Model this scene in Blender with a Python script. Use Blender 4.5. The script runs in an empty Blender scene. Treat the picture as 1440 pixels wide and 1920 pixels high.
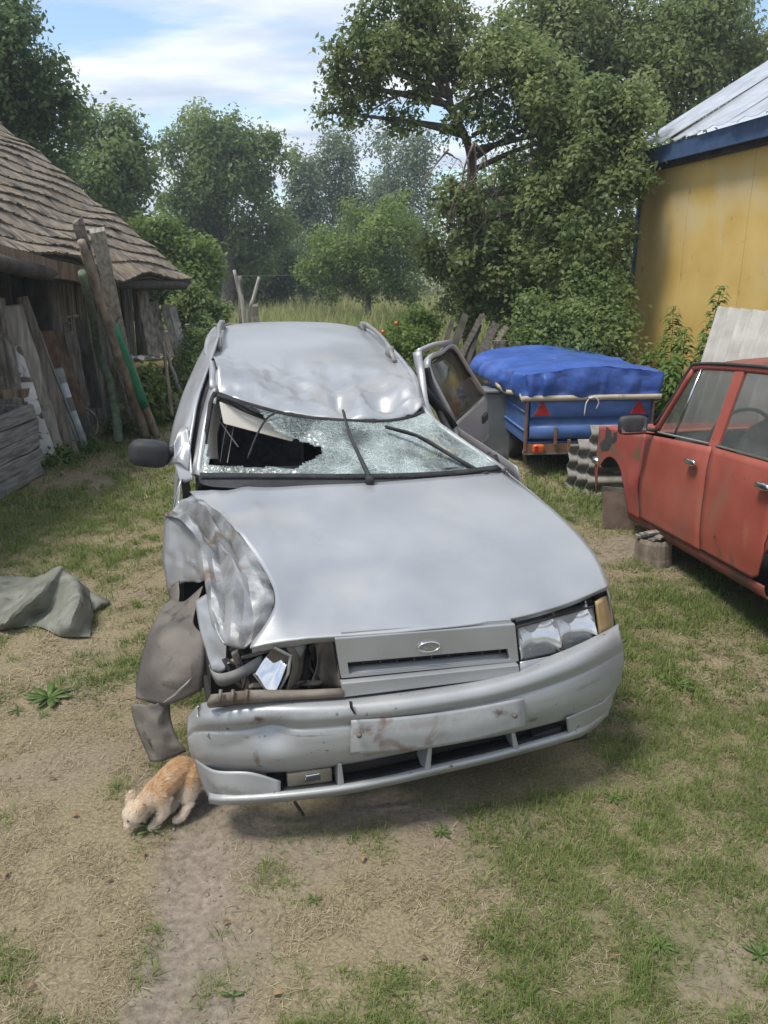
import bpy, bmesh, math, random
import numpy as np
from mathutils import Vector, Matrix, noise as mnoise
random.seed(7); rng = np.random.default_rng(11)
scn = bpy.context.scene
col = scn.collection
# ------------------------------------------------------------------ camera
FPX, PIT, CH = 1480.0, 0.3046, 1.88            # focal length in photo pixels, pitch down, eye height
cam_d = bpy.data.cameras.new('camera'); cam = bpy.data.objects.new('camera', cam_d); col.objects.link(cam)
cam.location = (0, 0, CH); cam.rotation_euler = (math.pi/2 - PIT, 0, 0)
cam_d.sensor_fit = 'VERTICAL'; cam_d.sensor_height = 32.0; cam_d.lens = FPX/1920*32.0
cam_d.clip_start = .05; cam_d.clip_end = 2000
scn.camera = cam
# ------------------------------------------------------------------ sky and sun
SUN_EL, SUN_AZ = math.radians(65), math.radians(-122)     # azimuth measured from +Y (behind the car), to the left
w = bpy.data.worlds.new('World'); scn.world = w; w.use_nodes = True
nt = w.node_tree; nt.nodes.clear()
N = nt.nodes.new; Lk = nt.links.new
sky = N('ShaderNodeTexSky'); sky.sky_type = 'NISHITA'; sky.sun_disc = False
sky.sun_elevation = SUN_EL; sky.sun_rotation = SUN_AZ; sky.air_density = 1.0; sky.dust_density = .6; sky.ozone_density = 2.0
tc = N('ShaderNodeTexCoord'); sep = N('ShaderNodeSeparateXYZ'); Lk(tc.outputs['Generated'], sep.inputs[0])
def wm(op, a, b=None):
    n = N('ShaderNodeMath'); n.operation = op
    for i, q in enumerate((a, b)):
        if q is None: continue
        if isinstance(q, (int, float)): n.inputs[i].default_value = q
        else: Lk(q, n.inputs[i])
    return n.outputs[0]
zz = wm('MAXIMUM', wm('ADD', sep.outputs[2], .16), .05)
cx_ = wm('DIVIDE', sep.outputs[0], zz); cy_ = wm('DIVIDE', sep.outputs[1], zz)
cmb = N('ShaderNodeCombineXYZ'); Lk(cx_, cmb.inputs[0]); Lk(cy_, cmb.inputs[1])
mp = N('ShaderNodeMapping'); mp.inputs['Location'].default_value = (1.35, .42, 0); mp.inputs['Scale'].default_value = (.62, 1.35, 1); Lk(cmb.outputs[0], mp.inputs[0])
cn = N('ShaderNodeTexNoise'); cn.inputs['Scale'].default_value = 1.05; cn.inputs['Detail'].default_value = 7; cn.inputs['Roughness'].default_value = .52; cn.inputs['Distortion'].default_value = .25
Lk(mp.outputs[0], cn.inputs['Vector'])
cr_ = N('ShaderNodeValToRGB'); cr_.color_ramp.elements[0].position = .40; cr_.color_ramp.elements[1].position = .50
cr_.color_ramp.elements[0].color = (0, 0, 0, 1); cr_.color_ramp.elements[1].color = (1, 1, 1, 1); Lk(cn.outputs[0], cr_.inputs[0])
cn2 = N('ShaderNodeTexNoise'); cn2.inputs['Scale'].default_value = 2.2; cn2.inputs['Detail'].default_value = 6; Lk(mp.outputs[0], cn2.inputs['Vector'])
cr2 = N('ShaderNodeValToRGB'); cr2.color_ramp.elements[0].position = .38; cr2.color_ramp.elements[1].position = .64
cr2.color_ramp.elements[0].color = (2.9, 3.35, 4.1, 1); cr2.color_ramp.elements[1].color = (5.3, 5.5, 5.8, 1); Lk(cn2.outputs[0], cr2.inputs[0])
mx = N('ShaderNodeMix'); mx.data_type = 'RGBA'
fac = wm('MULTIPLY', cr_.outputs[0], .95)
Lk(fac, mx.inputs[0]); Lk(sky.outputs[0], mx.inputs[6]); Lk(cr2.outputs[0], mx.inputs[7])
bg = N('ShaderNodeBackground'); bg.inputs[1].default_value = .15; Lk(mx.outputs[2], bg.inputs[0])
wo = N('ShaderNodeOutputWorld'); Lk(bg.outputs[0], wo.inputs[0])
sd = bpy.data.lights.new('sun', 'SUN'); sun = bpy.data.objects.new('sun', sd); col.objects.link(sun)
sd.energy = 2.6; sd.angle = math.radians(14); sd.color = (1, .95, .87)
sdir = Vector((math.sin(SUN_AZ)*math.cos(SUN_EL), math.cos(SUN_AZ)*math.cos(SUN_EL), math.sin(SUN_EL)))
sun.rotation_euler = sdir.to_track_quat('Z', 'Y').to_euler(); sun.location = sdir*60
vs = scn.view_settings; vs.view_transform = 'Standard'; vs.look = 'None'; vs.gamma = 1; vs.exposure = .6; vs.use_curve_mapping = False
# ------------------------------------------------------------------ measuring helpers (survey of the yard)
_c, _s = math.cos(PIT), math.sin(PIT)
EYE = np.array([0, 0, CH])
def ray(px, py):
    x, y = (px-720)/FPX, (960-py)/FPX
    return np.array([x, _c+y*_s, -_s+y*_c])
def gz(px, py, z=0.): d = ray(px, py); return EYE + d*((z-CH)/d[2])
def gy(px, py, Y): d = ray(px, py); return EYE + d*(Y/d[1])
SX, SY, SYAW = .163, 2.266, .218
_cs, _sn = math.cos(SYAW), math.sin(SYAW)
_O = (lambda x, y: np.array([x*_cs+y*_sn, -x*_sn+y*_cs, CH]))(-SX, -SY)
def S(px, py, u=None, v=None, z=None):          # silver car frame: x = across, y = along (0 at the nose), z
    d = ray(px, py); d = np.array([d[0]*_cs+d[1]*_sn, -d[0]*_sn+d[1]*_cs, d[2]])
    if u is not None: t = (u-_O[1])/d[1]
    elif v is not None: t = (v-_O[0])/d[0]
    else: t = (z-CH)/d[2]
    return _O + d*t
def Sl(l, u=None): return [S(p[0], p[1], u=(p[2] if len(p) > 2 else u)) for p in l]
RX, RY, RYAW, RPT = 2.372, 6.584, .081, .087
_ru = np.array([math.sin(RYAW), -math.cos(RYAW), RPT]); _ru /= np.linalg.norm(_ru)
_rv = np.array([math.cos(RYAW), math.sin(RYAW), 0.]); _rz = np.cross(_ru, _rv)
R_ORG = np.array([RX, RY, .009-RPT*1.88])
RM = np.stack([_ru, _rv, _rz], 1)
def RC(px, py, v=None, u=None, z=None):         # red car frame: x = along (0 at the nose), y = across, z
    d = RM.T@ray(px, py); o = RM.T@(EYE-R_ORG)
    if v is not None: t = (v-o[1])/d[1]
    elif u is not None: t = (u-o[0])/d[0]
    else: t = (z-o[2])/d[2]
    return o+d*t
# ------------------------------------------------------------------ numeric noise
_lat = rng.random((64, 64)); _lat3 = rng.random((32, 32, 32))
def vn(x, y):
    xi, yi = np.floor(x).astype(int), np.floor(y).astype(int); fx, fy = x-xi, y-yi
    fx, fy = fx*fx*(3-2*fx), fy*fy*(3-2*fy); g = lambda a, b: _lat[a % 64, b % 64]
    return (g(xi, yi)*(1-fx)+g(xi+1, yi)*fx)*(1-fy)+(g(xi, yi+1)*(1-fx)+g(xi+1, yi+1)*fx)*fy
def fbm(x, y, o=4, sc=1.):
    x = np.asarray(x, float)*sc; y = np.asarray(y, float)*sc; r = 0; a = .5; t = 0
    for i in range(o): r = r+a*vn(x+17.3*i, y+9.1*i); t += a; a *= .5; x = x*2.03; y = y*2.03
    return r/t
def vn3(p):
    p = np.asarray(p, float); i = np.floor(p).astype(int); f = p-i; f = f*f*(3-2*f); r = 0
    for a in (0, 1):
        for b in (0, 1):
            for c in (0, 1):
                wgt = (f[..., 0] if a else 1-f[..., 0])*(f[..., 1] if b else 1-f[..., 1])*(f[..., 2] if c else 1-f[..., 2])
                r = r+wgt*_lat3[(i[..., 0]+a) % 32, (i[..., 1]+b) % 32, (i[..., 2]+c) % 32]
    return r
# ------------------------------------------------------------------ materials
MT = {}
def rgba(c): return (c[0], c[1], c[2], 1)
def pmat(name, c1, c2=None, scale=6., rough=.8, metal=0., bump=0., bscale=40., stretch=(1, 1, 1), c3=None, s3=2., p3=(.55, .7), coat=0., alpha=None, trans=0., spec=.5, lo=.35, hi=.65, rvar=0., bdist=.01, c4=None, s4=40., p4=(.62, .68)):
    m = bpy.data.materials.new(name); m.use_nodes = True; t = m.node_tree; b = t.nodes['Principled BSDF']
    b.inputs['Roughness'].default_value = rough; b.inputs['Metallic'].default_value = metal; b.inputs['Coat Weight'].default_value = coat
    b.inputs['Coat Roughness'].default_value = .15
    b.inputs['Transmission Weight'].default_value = trans; b.inputs['Specular IOR Level'].default_value = spec
    if alpha is not None: b.inputs['Alpha'].default_value = alpha
    n = t.nodes.new; k = t.links.new
    tcn = n('ShaderNodeTexCoord'); mpn = n('ShaderNodeMapping'); mpn.inputs['Scale'].default_value = stretch; k(tcn.outputs['Object'], mpn.inputs[0])
    def nz(sc, de=6, dist=0.):
        q = n('ShaderNodeTexNoise'); q.inputs['Scale'].default_value = sc; q.inputs['Detail'].default_value = de; q.inputs['Distortion'].default_value = dist; k(mpn.outputs[0], q.inputs['Vector']); return q
    b.inputs['Base Color'].default_value = rgba(c1); outc = None
    if c2 is not None:
        q = nz(scale); r = n('ShaderNodeValToRGB'); r.color_ramp.elements[0].position = lo; r.color_ramp.elements[1].position = hi
        r.color_ramp.elements[0].color = rgba(c1); r.color_ramp.elements[1].color = rgba(c2); k(q.outputs[0], r.inputs[0]); outc = r.outputs[0]
        if rvar:
            rr = n('ShaderNodeMapRange'); rr.inputs[1].default_value = .3; rr.inputs[2].default_value = .7; rr.inputs[3].default_value = rough-rvar; rr.inputs[4].default_value = rough+rvar
            k(q.outputs[0], rr.inputs[0]); k(rr.outputs[0], b.inputs['Roughness'])
        if c3 is not None:
            q3 = nz(s3, 8, .6); r3 = n('ShaderNodeValToRGB'); r3.color_ramp.elements[0].position = p3[0]; r3.color_ramp.elements[1].position = p3[1]
            k(q3.outputs[0], r3.inputs[0]); mm = n('ShaderNodeMix'); mm.data_type = 'RGBA'; k(r3.outputs[0], mm.inputs[0]); k(outc, mm.inputs[6]); mm.inputs[7].default_value = rgba(c3); outc = mm.outputs[2]
            if metal:
                ms = n('ShaderNodeMath'); ms.operation = 'MULTIPLY_ADD'; k(r3.outputs[0], ms.inputs[0]); ms.inputs[1].default_value = -metal; ms.inputs[2].default_value = metal; k(ms.outputs[0], b.inputs['Metallic'])
        if c4 is not None:
            q4 = nz(s4, 4); r4 = n('ShaderNodeValToRGB'); r4.color_ramp.elements[0].position = p4[0]; r4.color_ramp.elements[1].position = p4[1]
            k(q4.outputs[0], r4.inputs[0]); m4 = n('ShaderNodeMix'); m4.data_type = 'RGBA'; k(r4.outputs[0], m4.inputs[0]); k(outc, m4.inputs[6]); m4.inputs[7].default_value = rgba(c4); outc = m4.outputs[2]
        k(outc, b.inputs['Base Color'])
    if bump:
        q = nz(bscale, 5); bn = n('ShaderNodeBump'); bn.inputs['Strength'].default_value = bump; bn.inputs['Distance'].default_value = bdist
        k(q.outputs[0], bn.inputs['Height']); k(bn.outputs[0], b.inputs['Normal'])
    MT[name] = m; return m
def stains_and_shade(mname, spots):
    """wear, and some painted shade, with a shape of its own: (centre, radii, colour, strength) in the object's frame, ragged by noise"""
    m = MT[mname]; t = m.node_tree; b = t.nodes['Principled BSDF']; n = t.nodes.new; k = t.links.new; cur = b.inputs['Base Color'].links[0].from_socket
    tcn = n('ShaderNodeTexCoord'); q = n('ShaderNodeTexNoise'); q.inputs['Scale'].default_value = 38; q.inputs['Detail'].default_value = 8; q.inputs['Roughness'].default_value = .7; k(tcn.outputs['Object'], q.inputs['Vector'])
    for c_, rad, colr, st in spots:
        mp_ = n('ShaderNodeMapping'); mp_.vector_type = 'TEXTURE'; mp_.inputs['Location'].default_value = tuple(map(float, c_)); mp_.inputs['Scale'].default_value = tuple(map(float, rad)); k(tcn.outputs['Object'], mp_.inputs[0])
        ln = n('ShaderNodeVectorMath'); ln.operation = 'LENGTH'; k(mp_.outputs[0], ln.inputs[0]); ad = n('ShaderNodeMath'); ad.operation = 'MULTIPLY_ADD'; k(q.outputs[0], ad.inputs[0]); ad.inputs[1].default_value = 2.4; k(ln.outputs['Value'], ad.inputs[2])
        r = n('ShaderNodeMapRange'); r.inputs[1].default_value = 1.35; r.inputs[2].default_value = 2.1; r.inputs[3].default_value = st; r.inputs[4].default_value = 0; k(ad.outputs[0], r.inputs[0])
        mm = n('ShaderNodeMix'); mm.data_type = 'RGBA'; k(r.outputs[0], mm.inputs[0]); k(cur, mm.inputs[6]); mm.inputs[7].default_value = rgba(colr); cur = mm.outputs[2]
    k(cur, b.inputs['Base Color'])
def leafmat(name, c1, c2, trans=.35, rough=.5, attr=True):
    m = bpy.data.materials.new(name); m.use_nodes = True; t = m.node_tree; b = t.nodes['Principled BSDF']; n = t.nodes.new; k = t.links.new
    at = n('ShaderNodeAttribute'); at.attribute_name = 'tint'
    r = n('ShaderNodeValToRGB'); r.color_ramp.elements[0].color = rgba(c1); r.color_ramp.elements[1].color = rgba(c2); k(at.outputs['Fac'], r.inputs[0])
    k(r.outputs[0], b.inputs['Base Color']); b.inputs['Roughness'].default_value = rough; b.inputs['Specular IOR Level'].default_value = .35
    tr = n('ShaderNodeBsdfTranslucent'); k(r.outputs[0], tr.inputs[0]); mxs = n('ShaderNodeMixShader'); mxs.inputs[0].default_value = trans
    k(b.outputs[0], mxs.inputs[1]); k(tr.outputs[0], mxs.inputs[2]); k(mxs.outputs[0], t.nodes['Material Output'].inputs[0]); MT[name] = m; return m
# ------------------------------------------------------------------ mesh helpers
def tag(o, label=None, cat=None, group=None, kind=None):
    if label: o['label'] = label
    if cat: o['category'] = cat
    if group: o['group'] = group
    if kind: o['kind'] = kind
    return o
def empty(name, loc=(0, 0, 0), rz=0.):
    o = bpy.data.objects.new(name, None); col.objects.link(o); o.location = loc; o.rotation_euler = (0, 0, rz); o.empty_display_size = .1; return o
def link(name, me, m=None, parent=None, smooth=False, solid=0., bevel=0.):
    o = bpy.data.objects.new(name, me); col.objects.link(o)
    if m is not None: me.materials.append(MT[m] if isinstance(m, str) else m)
    if smooth: me.polygons.foreach_set('use_smooth', np.ones(len(me.polygons), bool))
    if parent is not None: o.parent = parent
    if solid: q = o.modifiers.new('s', 'SOLIDIFY'); q.thickness = solid; q.offset = 0
    if bevel: q = o.modifiers.new('b', 'BEVEL'); q.width = bevel; q.segments = 2; q.limit_method = 'ANGLE'
    return o
def crv(P, k):
    P = np.asarray(P, float)
    if k <= 1: return P
    A = np.concatenate([(2*P[:1]-P[1:2]), P, (2*P[-1:]-P[-2:-1])]); out = []
    t = np.arange(k)/k
    for i in range(len(P)-1):
        p0, p1, p2, p3 = A[i], A[i+1], A[i+2], A[i+3]
        for tt in t: out.append(.5*((2*p1)+(p2-p0)*tt+(2*p0-5*p1+4*p2-p3)*tt*tt+(3*p1-p0-3*p2+p3)*tt**3))
    out.append(P[-1]); return np.array(out)
def tens(G, ku, kv):
    G = np.asarray(G, float); G = crv(G, ku); G = crv(G.transpose(1, 0, 2), kv).transpose(1, 0, 2); return G
class MB:
    def __init__(s): s.v = []; s.f = []
    def add(s, vs_, fs): n = len(s.v); s.v += [tuple(map(float, q)) for q in vs_]; s.f += [tuple(n+i for i in q) for q in fs]; return s
    def box(s, c, d, rz=0., M=None):
        a, b, e = d[0]/2, d[1]/2, d[2]/2; P = [Vector((x, y, z)) for x in (-a, a) for y in (-b, b) for z in (-e, e)]
        rot = M if M is not None else Matrix.Rotation(rz, 3, 'Z')
        return s.add([rot@p+Vector(c) for p in P], [(0, 1, 3, 2), (4, 6, 7, 5), (0, 4, 5, 1), (2, 3, 7, 6), (0, 2, 6, 4), (1, 5, 7, 3)])
    def hexa(s, q):          # 8 corners: bottom loop 4, top loop 4
        return s.add(q, [(3, 2, 1, 0), (4, 5, 6, 7), (0, 1, 5, 4), (1, 2, 6, 5), (2, 3, 7, 6), (3, 0, 4, 7)])
    def slab(s, poly, off):  # polygon extruded by the vector off
        n = len(poly); P = [Vector(p) for p in poly]; o = Vector(off)
        return s.add(P+[p+o for p in P], [tuple(range(n))[::-1], tuple(range(n, 2*n))]+[(i, (i+1) % n, n+(i+1) % n, n+i) for i in range(n)])
    def tube(s, pts, r, n=8, cap=True, flat=1.):
        pts = [Vector(p) for p in pts]; m = len(pts); rr = r if hasattr(r, '__len__') else [r]*m; V = []; F = []; up = None
        for i, p in enumerate(pts):
            d = (pts[min(i+1, m-1)]-pts[max(i-1, 0)]).normalized()
            if up is None: up = d.orthogonal().normalized()
            up = (up-d*up.dot(d)).normalized(); sd_ = d.cross(up)
            for j in range(n):
                a = 2*math.pi*j/n; V.append(p+(up*math.cos(a)*flat+sd_*math.sin(a))*rr[i])
        for i in range(m-1):
            for j in range(n): F.append((i*n+j, i*n+(j+1) % n, (i+1)*n+(j+1) % n, (i+1)*n+j))
        if cap: F += [tuple(range(n))[::-1], tuple(range((m-1)*n, m*n))]
        return s.add(V, F)
    def grid(s, G):
        G = np.asarray(G); a, b = G.shape[:2]
        return s.add(G.reshape(-1, 3), [(i*b+j, i*b+j+1, (i+1)*b+j+1, (i+1)*b+j) for i in range(a-1) for j in range(b-1)])
    def beam(s, p, q, wv, dv):   # bar from p to q with half-width vectors
        p, q, wv, dv = map(Vector, (p, q, wv, dv)); return s.hexa([p-wv-dv, p+wv-dv, p+wv+dv, p-wv+dv, q-wv-dv, q+wv-dv, q+wv+dv, q-wv+dv])
    def build(s, name, m, parent=None, smooth=False, solid=0., bevel=0.):
        me = bpy.data.meshes.new(name); me.from_pydata(s.v, [], s.f); me.update(); return link(name, me, m, parent, smooth, solid, bevel)
def patch(name, G, m, parent=None, ku=6, kv=6, solid=.004, fn=None, keep=None):
    G = tens(G, ku, kv)
    if fn is not None: G = fn(G)
    o = MB().grid(G)
    if keep is not None: o.f = [f for f in o.f if keep(np.mean([o.v[i] for i in f], 0))]
    return o.build(name, m, parent, True, solid)
def sharpen(o, a=.4):
    o.data.set_sharp_from_angle(angle=a); return o
def np_mesh(name, V, F, m, parent=None, tint=None, smooth=False):
    """V (n,3); F (m,k) with one k; tint per face"""
    me = bpy.data.meshes.new(name); F = np.asarray(F, np.int32); nf, k = F.shape
    me.vertices.add(len(V)); me.vertices.foreach_set('co', np.asarray(V, np.float32).ravel())
    me.loops.add(nf*k); me.loops.foreach_set('vertex_index', F.ravel()); me.polygons.add(nf); me.polygons.foreach_set('loop_start', np.arange(nf, dtype=np.int32)*k)
    me.update(calc_edges=True); me.validate()
    if tint is not None:
        a = me.attributes.new('tint', 'FLOAT', 'FACE'); a.data.foreach_set('value', np.asarray(tint, np.float32))
    return link(name, me, m, parent, smooth)
def rough_plank(p, q, wid, th, wdir, seed=0, seg=6, taper=0.):
    """a sawn board from p to q, a little bowed and ragged"""
    r = random.Random(seed); p, q = Vector(p), Vector(q); d = (q-p).normalized(); wv = Vector(wdir); wv = (wv-d*wv.dot(d)).normalized(); tv = d.cross(wv)
    V = []; F = []
    for i in range(seg+1):
        t = i/seg; c = p.lerp(q, t)+tv*(.02*math.sin(math.pi*t)*r.uniform(-1, 1))+wv*r.uniform(-.006, .006); a = wid/2*(1-taper*t)*(1+r.uniform(-.05, .05))
        for sx, sy in ((-1, -1), (1, -1), (1, 1), (-1, 1)): V.append(c+wv*a*sx+tv*th/2*sy+(d*r.uniform(-.03, .03) if i in (0, seg) else Vector()))
    for i in range(seg):
        for j in range(4): F.append((i*4+j, i*4+(j+1) % 4, (i+1)*4+(j+1) % 4, (i+1)*4+j))
    F += [(3, 2, 1, 0), tuple(range(seg*4, seg*4+4))]
    b = MB(); b.add(V, F); return b
# ------------------------------------------------------------------ palette
pmat('weathered_wood', (.14, .125, .108), (.33, .30, .262), 5, .9, bump=.5, bscale=30, stretch=(6, 6, .6), c3=(.06, .05, .042), s3=1.5)
pmat('old_plank', (.105, .09, .076), (.26, .23, .195), 6, .92, bump=.6, bscale=22, stretch=(5, 5, .5), c3=(.05, .042, .035), s3=1.1)
pmat('pale_plank', (.27, .25, .22), (.48, .45, .40), 5, .9, bump=.4, bscale=26, stretch=(6, 6, .5), c3=(.13, .11, .09), s3=1.6)
pmat('brown_plank', (.13, .085, .055), (.24, .165, .11), 5, .9, bump=.4, bscale=26, stretch=(6, 6, .5), c3=(.08, .06, .045), s3=1.6)
pmat('bark_pole', (.13, .10, .075), (.29, .235, .18), 12, .92, bump=.7, bscale=45, stretch=(1, 1, .35), c3=(.075, .058, .045), s3=3)
pmat('mossy_pole', (.085, .13, .085), (.20, .26, .17), 14, .92, bump=.7, bscale=50, c3=(.16, .14, .11), s3=6)
pmat('green_mesh', (.01, .16, .085), (.025, .26, .14), 60, .6, bump=.9, bscale=90)
pmat('white_paint', (.62, .62, .60), (.74, .74, .72), 8, .6, bump=.3, bscale=30, c3=(.16, .13, .10), s3=7, p3=(.56, .6))
pmat('galvanised', (.30, .32, .34), (.45, .47, .49), 7, .42, metal=.7, c3=(.20, .12, .08), s3=3, p3=(.62, .75))
pmat('shingle', (.098, .080, .062), (.24, .20, .152), 9, .95, bump=.7, bscale=60, c3=(.22, .15, .075), s3=1.8, p3=(.58, .8), c4=(.045, .045, .035), s4=3.2, p4=(.58, .68))
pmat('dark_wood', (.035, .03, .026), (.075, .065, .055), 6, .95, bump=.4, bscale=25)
pmat('wall_plank', (.055, .048, .041), (.12, .105, .09), 6, .95, bump=.5, bscale=25, stretch=(5, 5, .5))  # plank colour taken down to carry the shade of the barn recess
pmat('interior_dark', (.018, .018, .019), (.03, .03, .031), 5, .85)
pmat('yellow_paint', (.56, .37, .095), (.66, .46, .15), 1.8, .8, bump=.15, bscale=60, c3=(.60, .48, .25), s3=1.1, p3=(.52, .72), c4=(.36, .24, .08), s4=7, p4=(.62, .78))
pmat('blue_paint', (.035, .07, .15), (.06, .105, .20), 6, .55, c3=(.14, .17, .22), s3=4, p3=(.6, .75))
pmat('roof_metal', (.42, .44, .47), (.58, .60, .63), 5, .38, metal=.55, c3=(.30, .17, .11), s3=2.2, p3=(.62, .78))
pmat('asbestos', (.30, .29, .265), (.42, .41, .38), 5, .92, bump=.3, bscale=70, c3=(.20, .19, .165), s3=2.2, p3=(.58, .78))
pmat('asbestos_dirty', (.17, .16, .14), (.32, .30, .265), 7, .95, bump=.4, bscale=60, c3=(.07, .068, .06), s3=4)
pmat('bark', (.055, .045, .037), (.13, .11, .092), 14, .95, bump=.9, bscale=30, stretch=(1, 1, .4))
pmat('concrete', (.20, .19, .175), (.33, .31, .285), 5, .95, bump=.4, bscale=50)
pmat('dead_twig', (.16, .13, .10), (.27, .23, .18), 20, .9)
leafmat('leaf_dark', (.070, .125, .042), (.18, .245, .088), .52)
leafmat('leaf_pear', (.10, .155, .048), (.30, .34, .13), .54, .5)
leafmat('leaf_mid', (.115, .185, .056), (.27, .335, .12), .54)
leafmat('leaf_bright', (.125, .20, .042), (.27, .35, .095), .54)
leafmat('leaf_poplar', (.125, .175, .095), (.25, .30, .18), .5)
leafmat('leaf_weed', (.07, .13, .028), (.19, .28, .08), .45)
leafmat('grass_green', (.10, .16, .032), (.30, .35, .115), .45, .6)
leafmat('grass_dry', (.15, .115, .066), (.50, .42, .27), .2, .8)
leafmat('meadow', (.17, .22, .06), (.50, .47, .22), .45, .7)
leafmat('leaf_brown', (.16, .09, .045), (.36, .24, .13), .2, .8)
# ------------------------------------------------------------------ ground
def gauss(x, y, px, py, rx, ry=None, a=0.):
    c = gz(px, py); dx, dy = x-c[0], y-c[1]; ry = ry or rx; ca, sa = math.cos(a), math.sin(a)
    return np.exp(-(((dx*ca+dy*sa)/rx)**2+((-dx*sa+dy*ca)/ry)**2))
def m_green(x, y):
    g = (fbm(x, y, 4, 1.7)-.5)*1.0+(fbm(x+40, y+13, 3, 6.)-.5)*1.3
    b = .08+.10*np.clip(x*.8+.3, -1, 1)+.34*gauss(x, y, 1180, 1590, .42, .75)+.5*gauss(x, y, 1300, 1450, .4)+.35*gauss(x, y, 850, 1850, .35)+.35*gauss(x, y, 1050, 1470, .4)
    b = b+.85*gauss(x, y, 150, 975, 1.4, .9)+.55*gauss(x, y, 100, 850, 1.5, .8)+.45*gauss(x, y, 1010, 950, .7)+.15*gauss(x, y, 540, 1560, .3)+.25*gauss(x, y, 1250, 1150, .5)
    b = b-.30*gauss(x, y, 150, 1450, .7, .9)-.25*gauss(x, y, 300, 1750, .28, .8)-.25*gauss(x, y, 640, 1650, .5)-.4*gauss(x, y, 150, 900, .35)-.2*gauss(x, y, 280, 1000, .3)-.35*gauss(x, y, 1180, 1040, .4)
    b = b+.7*np.clip((y-10.5)/3, 0, 1)
    return np.clip((g+b)*1.7+.36, 0, 1)
def trk(x, y):
    d = np.abs(x-(-.60-.03*(y-1.5))+.04*np.sin(y*3))+.10*(fbm(x+2, y+9, 3, 7.)-.5); return np.clip(1.1-d/.125, 0, 1)*np.clip((2.75-y)/.5, 0, 1)
def m_bare(x, y):
    b = (fbm(x+7, y+70, 4, 2.3)-.55)*2.4; t = trk(x, y)
    b = b+1.5*t+.6*gauss(x, y, 140, 905, .5, .25)+.6*gauss(x, y, 1200, 1030, .3)+.5*gauss(x, y, 600, 1450, .6)+.4*gauss(x, y, 985, 1550, .12)+.4*gauss(x, y, 1250, 1790, .16)
    return np.clip(b, 0, 1)
def gh(x, y):
    h = .030*(fbm(x, y, 4, 1.1)-.5)+.020*(fbm(x+3, y+8, 3, 5.)-.5)
    h = h*np.clip((40-y)/10, 0, 1)-.016*trk(x, y)
    return h
def axis(a, b, d0, far, g=1.14):
    v = list(np.arange(a, b, d0)); s = d0; x = b
    while x < far: v.append(x); s *= g; x += s
    return v+[far]
ys = axis(1.0, 5.5, .028, 400, 1.05); xs = axis(0, 2.6, .03, 400, 1.06); xs = sorted([-q for q in xs if q > 0]+xs)
ys = [-40, -10, -3, -1, 0, .5]+ys
XX, YY = np.meshgrid(np.array(xs), np.array(ys)); ZZ = gh(XX, YY); nr, nc = XX.shape
idx = np.arange(nr*nc).reshape(nr, nc); F = np.stack([idx[:-1, :-1], idx[:-1, 1:], idx[1:, 1:], idx[1:, :-1]], -1).reshape(-1, 4)
gm = bpy.data.materials.new('yard_soil'); gm.use_nodes = True; t = gm.node_tree; pb = t.nodes['Principled BSDF']; pb.inputs['Roughness'].default_value = .95; pb.inputs['Specular IOR Level'].default_value = .2
n_ = t.nodes.new; k_ = t.links.new
def gnz(sc, de=8, rough=.6):
    q = n_('ShaderNodeTexNoise'); q.inputs['Scale'].default_value = sc; q.inputs['Detail'].default_value = de; q.inputs['Roughness'].default_value = rough; k_(gtc.outputs['Object'], q.inputs['Vector']); return q.outputs[0]
def gramp(src, a, b, ca, cb):
    r = n_('ShaderNodeValToRGB'); r.color_ramp.elements[0].position = a; r.color_ramp.elements[1].position = b; r.color_ramp.elements[0].color = rgba(ca); r.color_ramp.elements[1].color = rgba(cb); k_(src, r.inputs[0]); return r.outputs[0]
def gmix(f, a, b):
    q = n_('ShaderNodeMix'); q.data_type = 'RGBA'; k_(f, q.inputs[0]); k_(a, q.inputs[6]); k_(b, q.inputs[7]); return q.outputs[2]
gtc = n_('ShaderNodeTexCoord')
soil = gramp(gnz(38), .3, .72, (.145, .116, .090), (.32, .268, .212)); straw = gramp(gnz(90, 6, .7), .32, .68, (.135, .110, .068), (.335, .28, .175)); grn = gramp(gnz(60), .3, .7, (.06, .075, .022), (.16, .16, .06))
bareA = n_('ShaderNodeAttribute'); bareA.attribute_name = 'bare'; grnA = n_('ShaderNodeAttribute'); grnA.attribute_name = 'green'
bse = gmix(bareA.outputs['Fac'], straw, soil); fin = gmix(gramp(grnA.outputs['Fac'], .25, 1., (0, 0, 0), (.4, .4, .4)), bse, grn); k_(fin, pb.inputs['Base Color'])
bmp = n_('ShaderNodeBump'); bmp.inputs['Strength'].default_value = .8; bmp.inputs['Distance'].default_value = .012; k_(gnz(55, 8, .7), bmp.inputs['Height']); k_(bmp.outputs[0], pb.inputs['Normal']); MT['yard_soil'] = gm
ground = np_mesh('ground', np.stack([XX, YY, ZZ], -1).reshape(-1, 3), F, 'yard_soil', smooth=True)
for an, fn_ in (('green', m_green), ('bare', m_bare)):
    a = ground.data.attributes.new(an, 'FLOAT', 'POINT'); a.data.foreach_set('value', fn_(XX, YY).astype(np.float32).ravel())
tag(ground, kind='structure')
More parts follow.
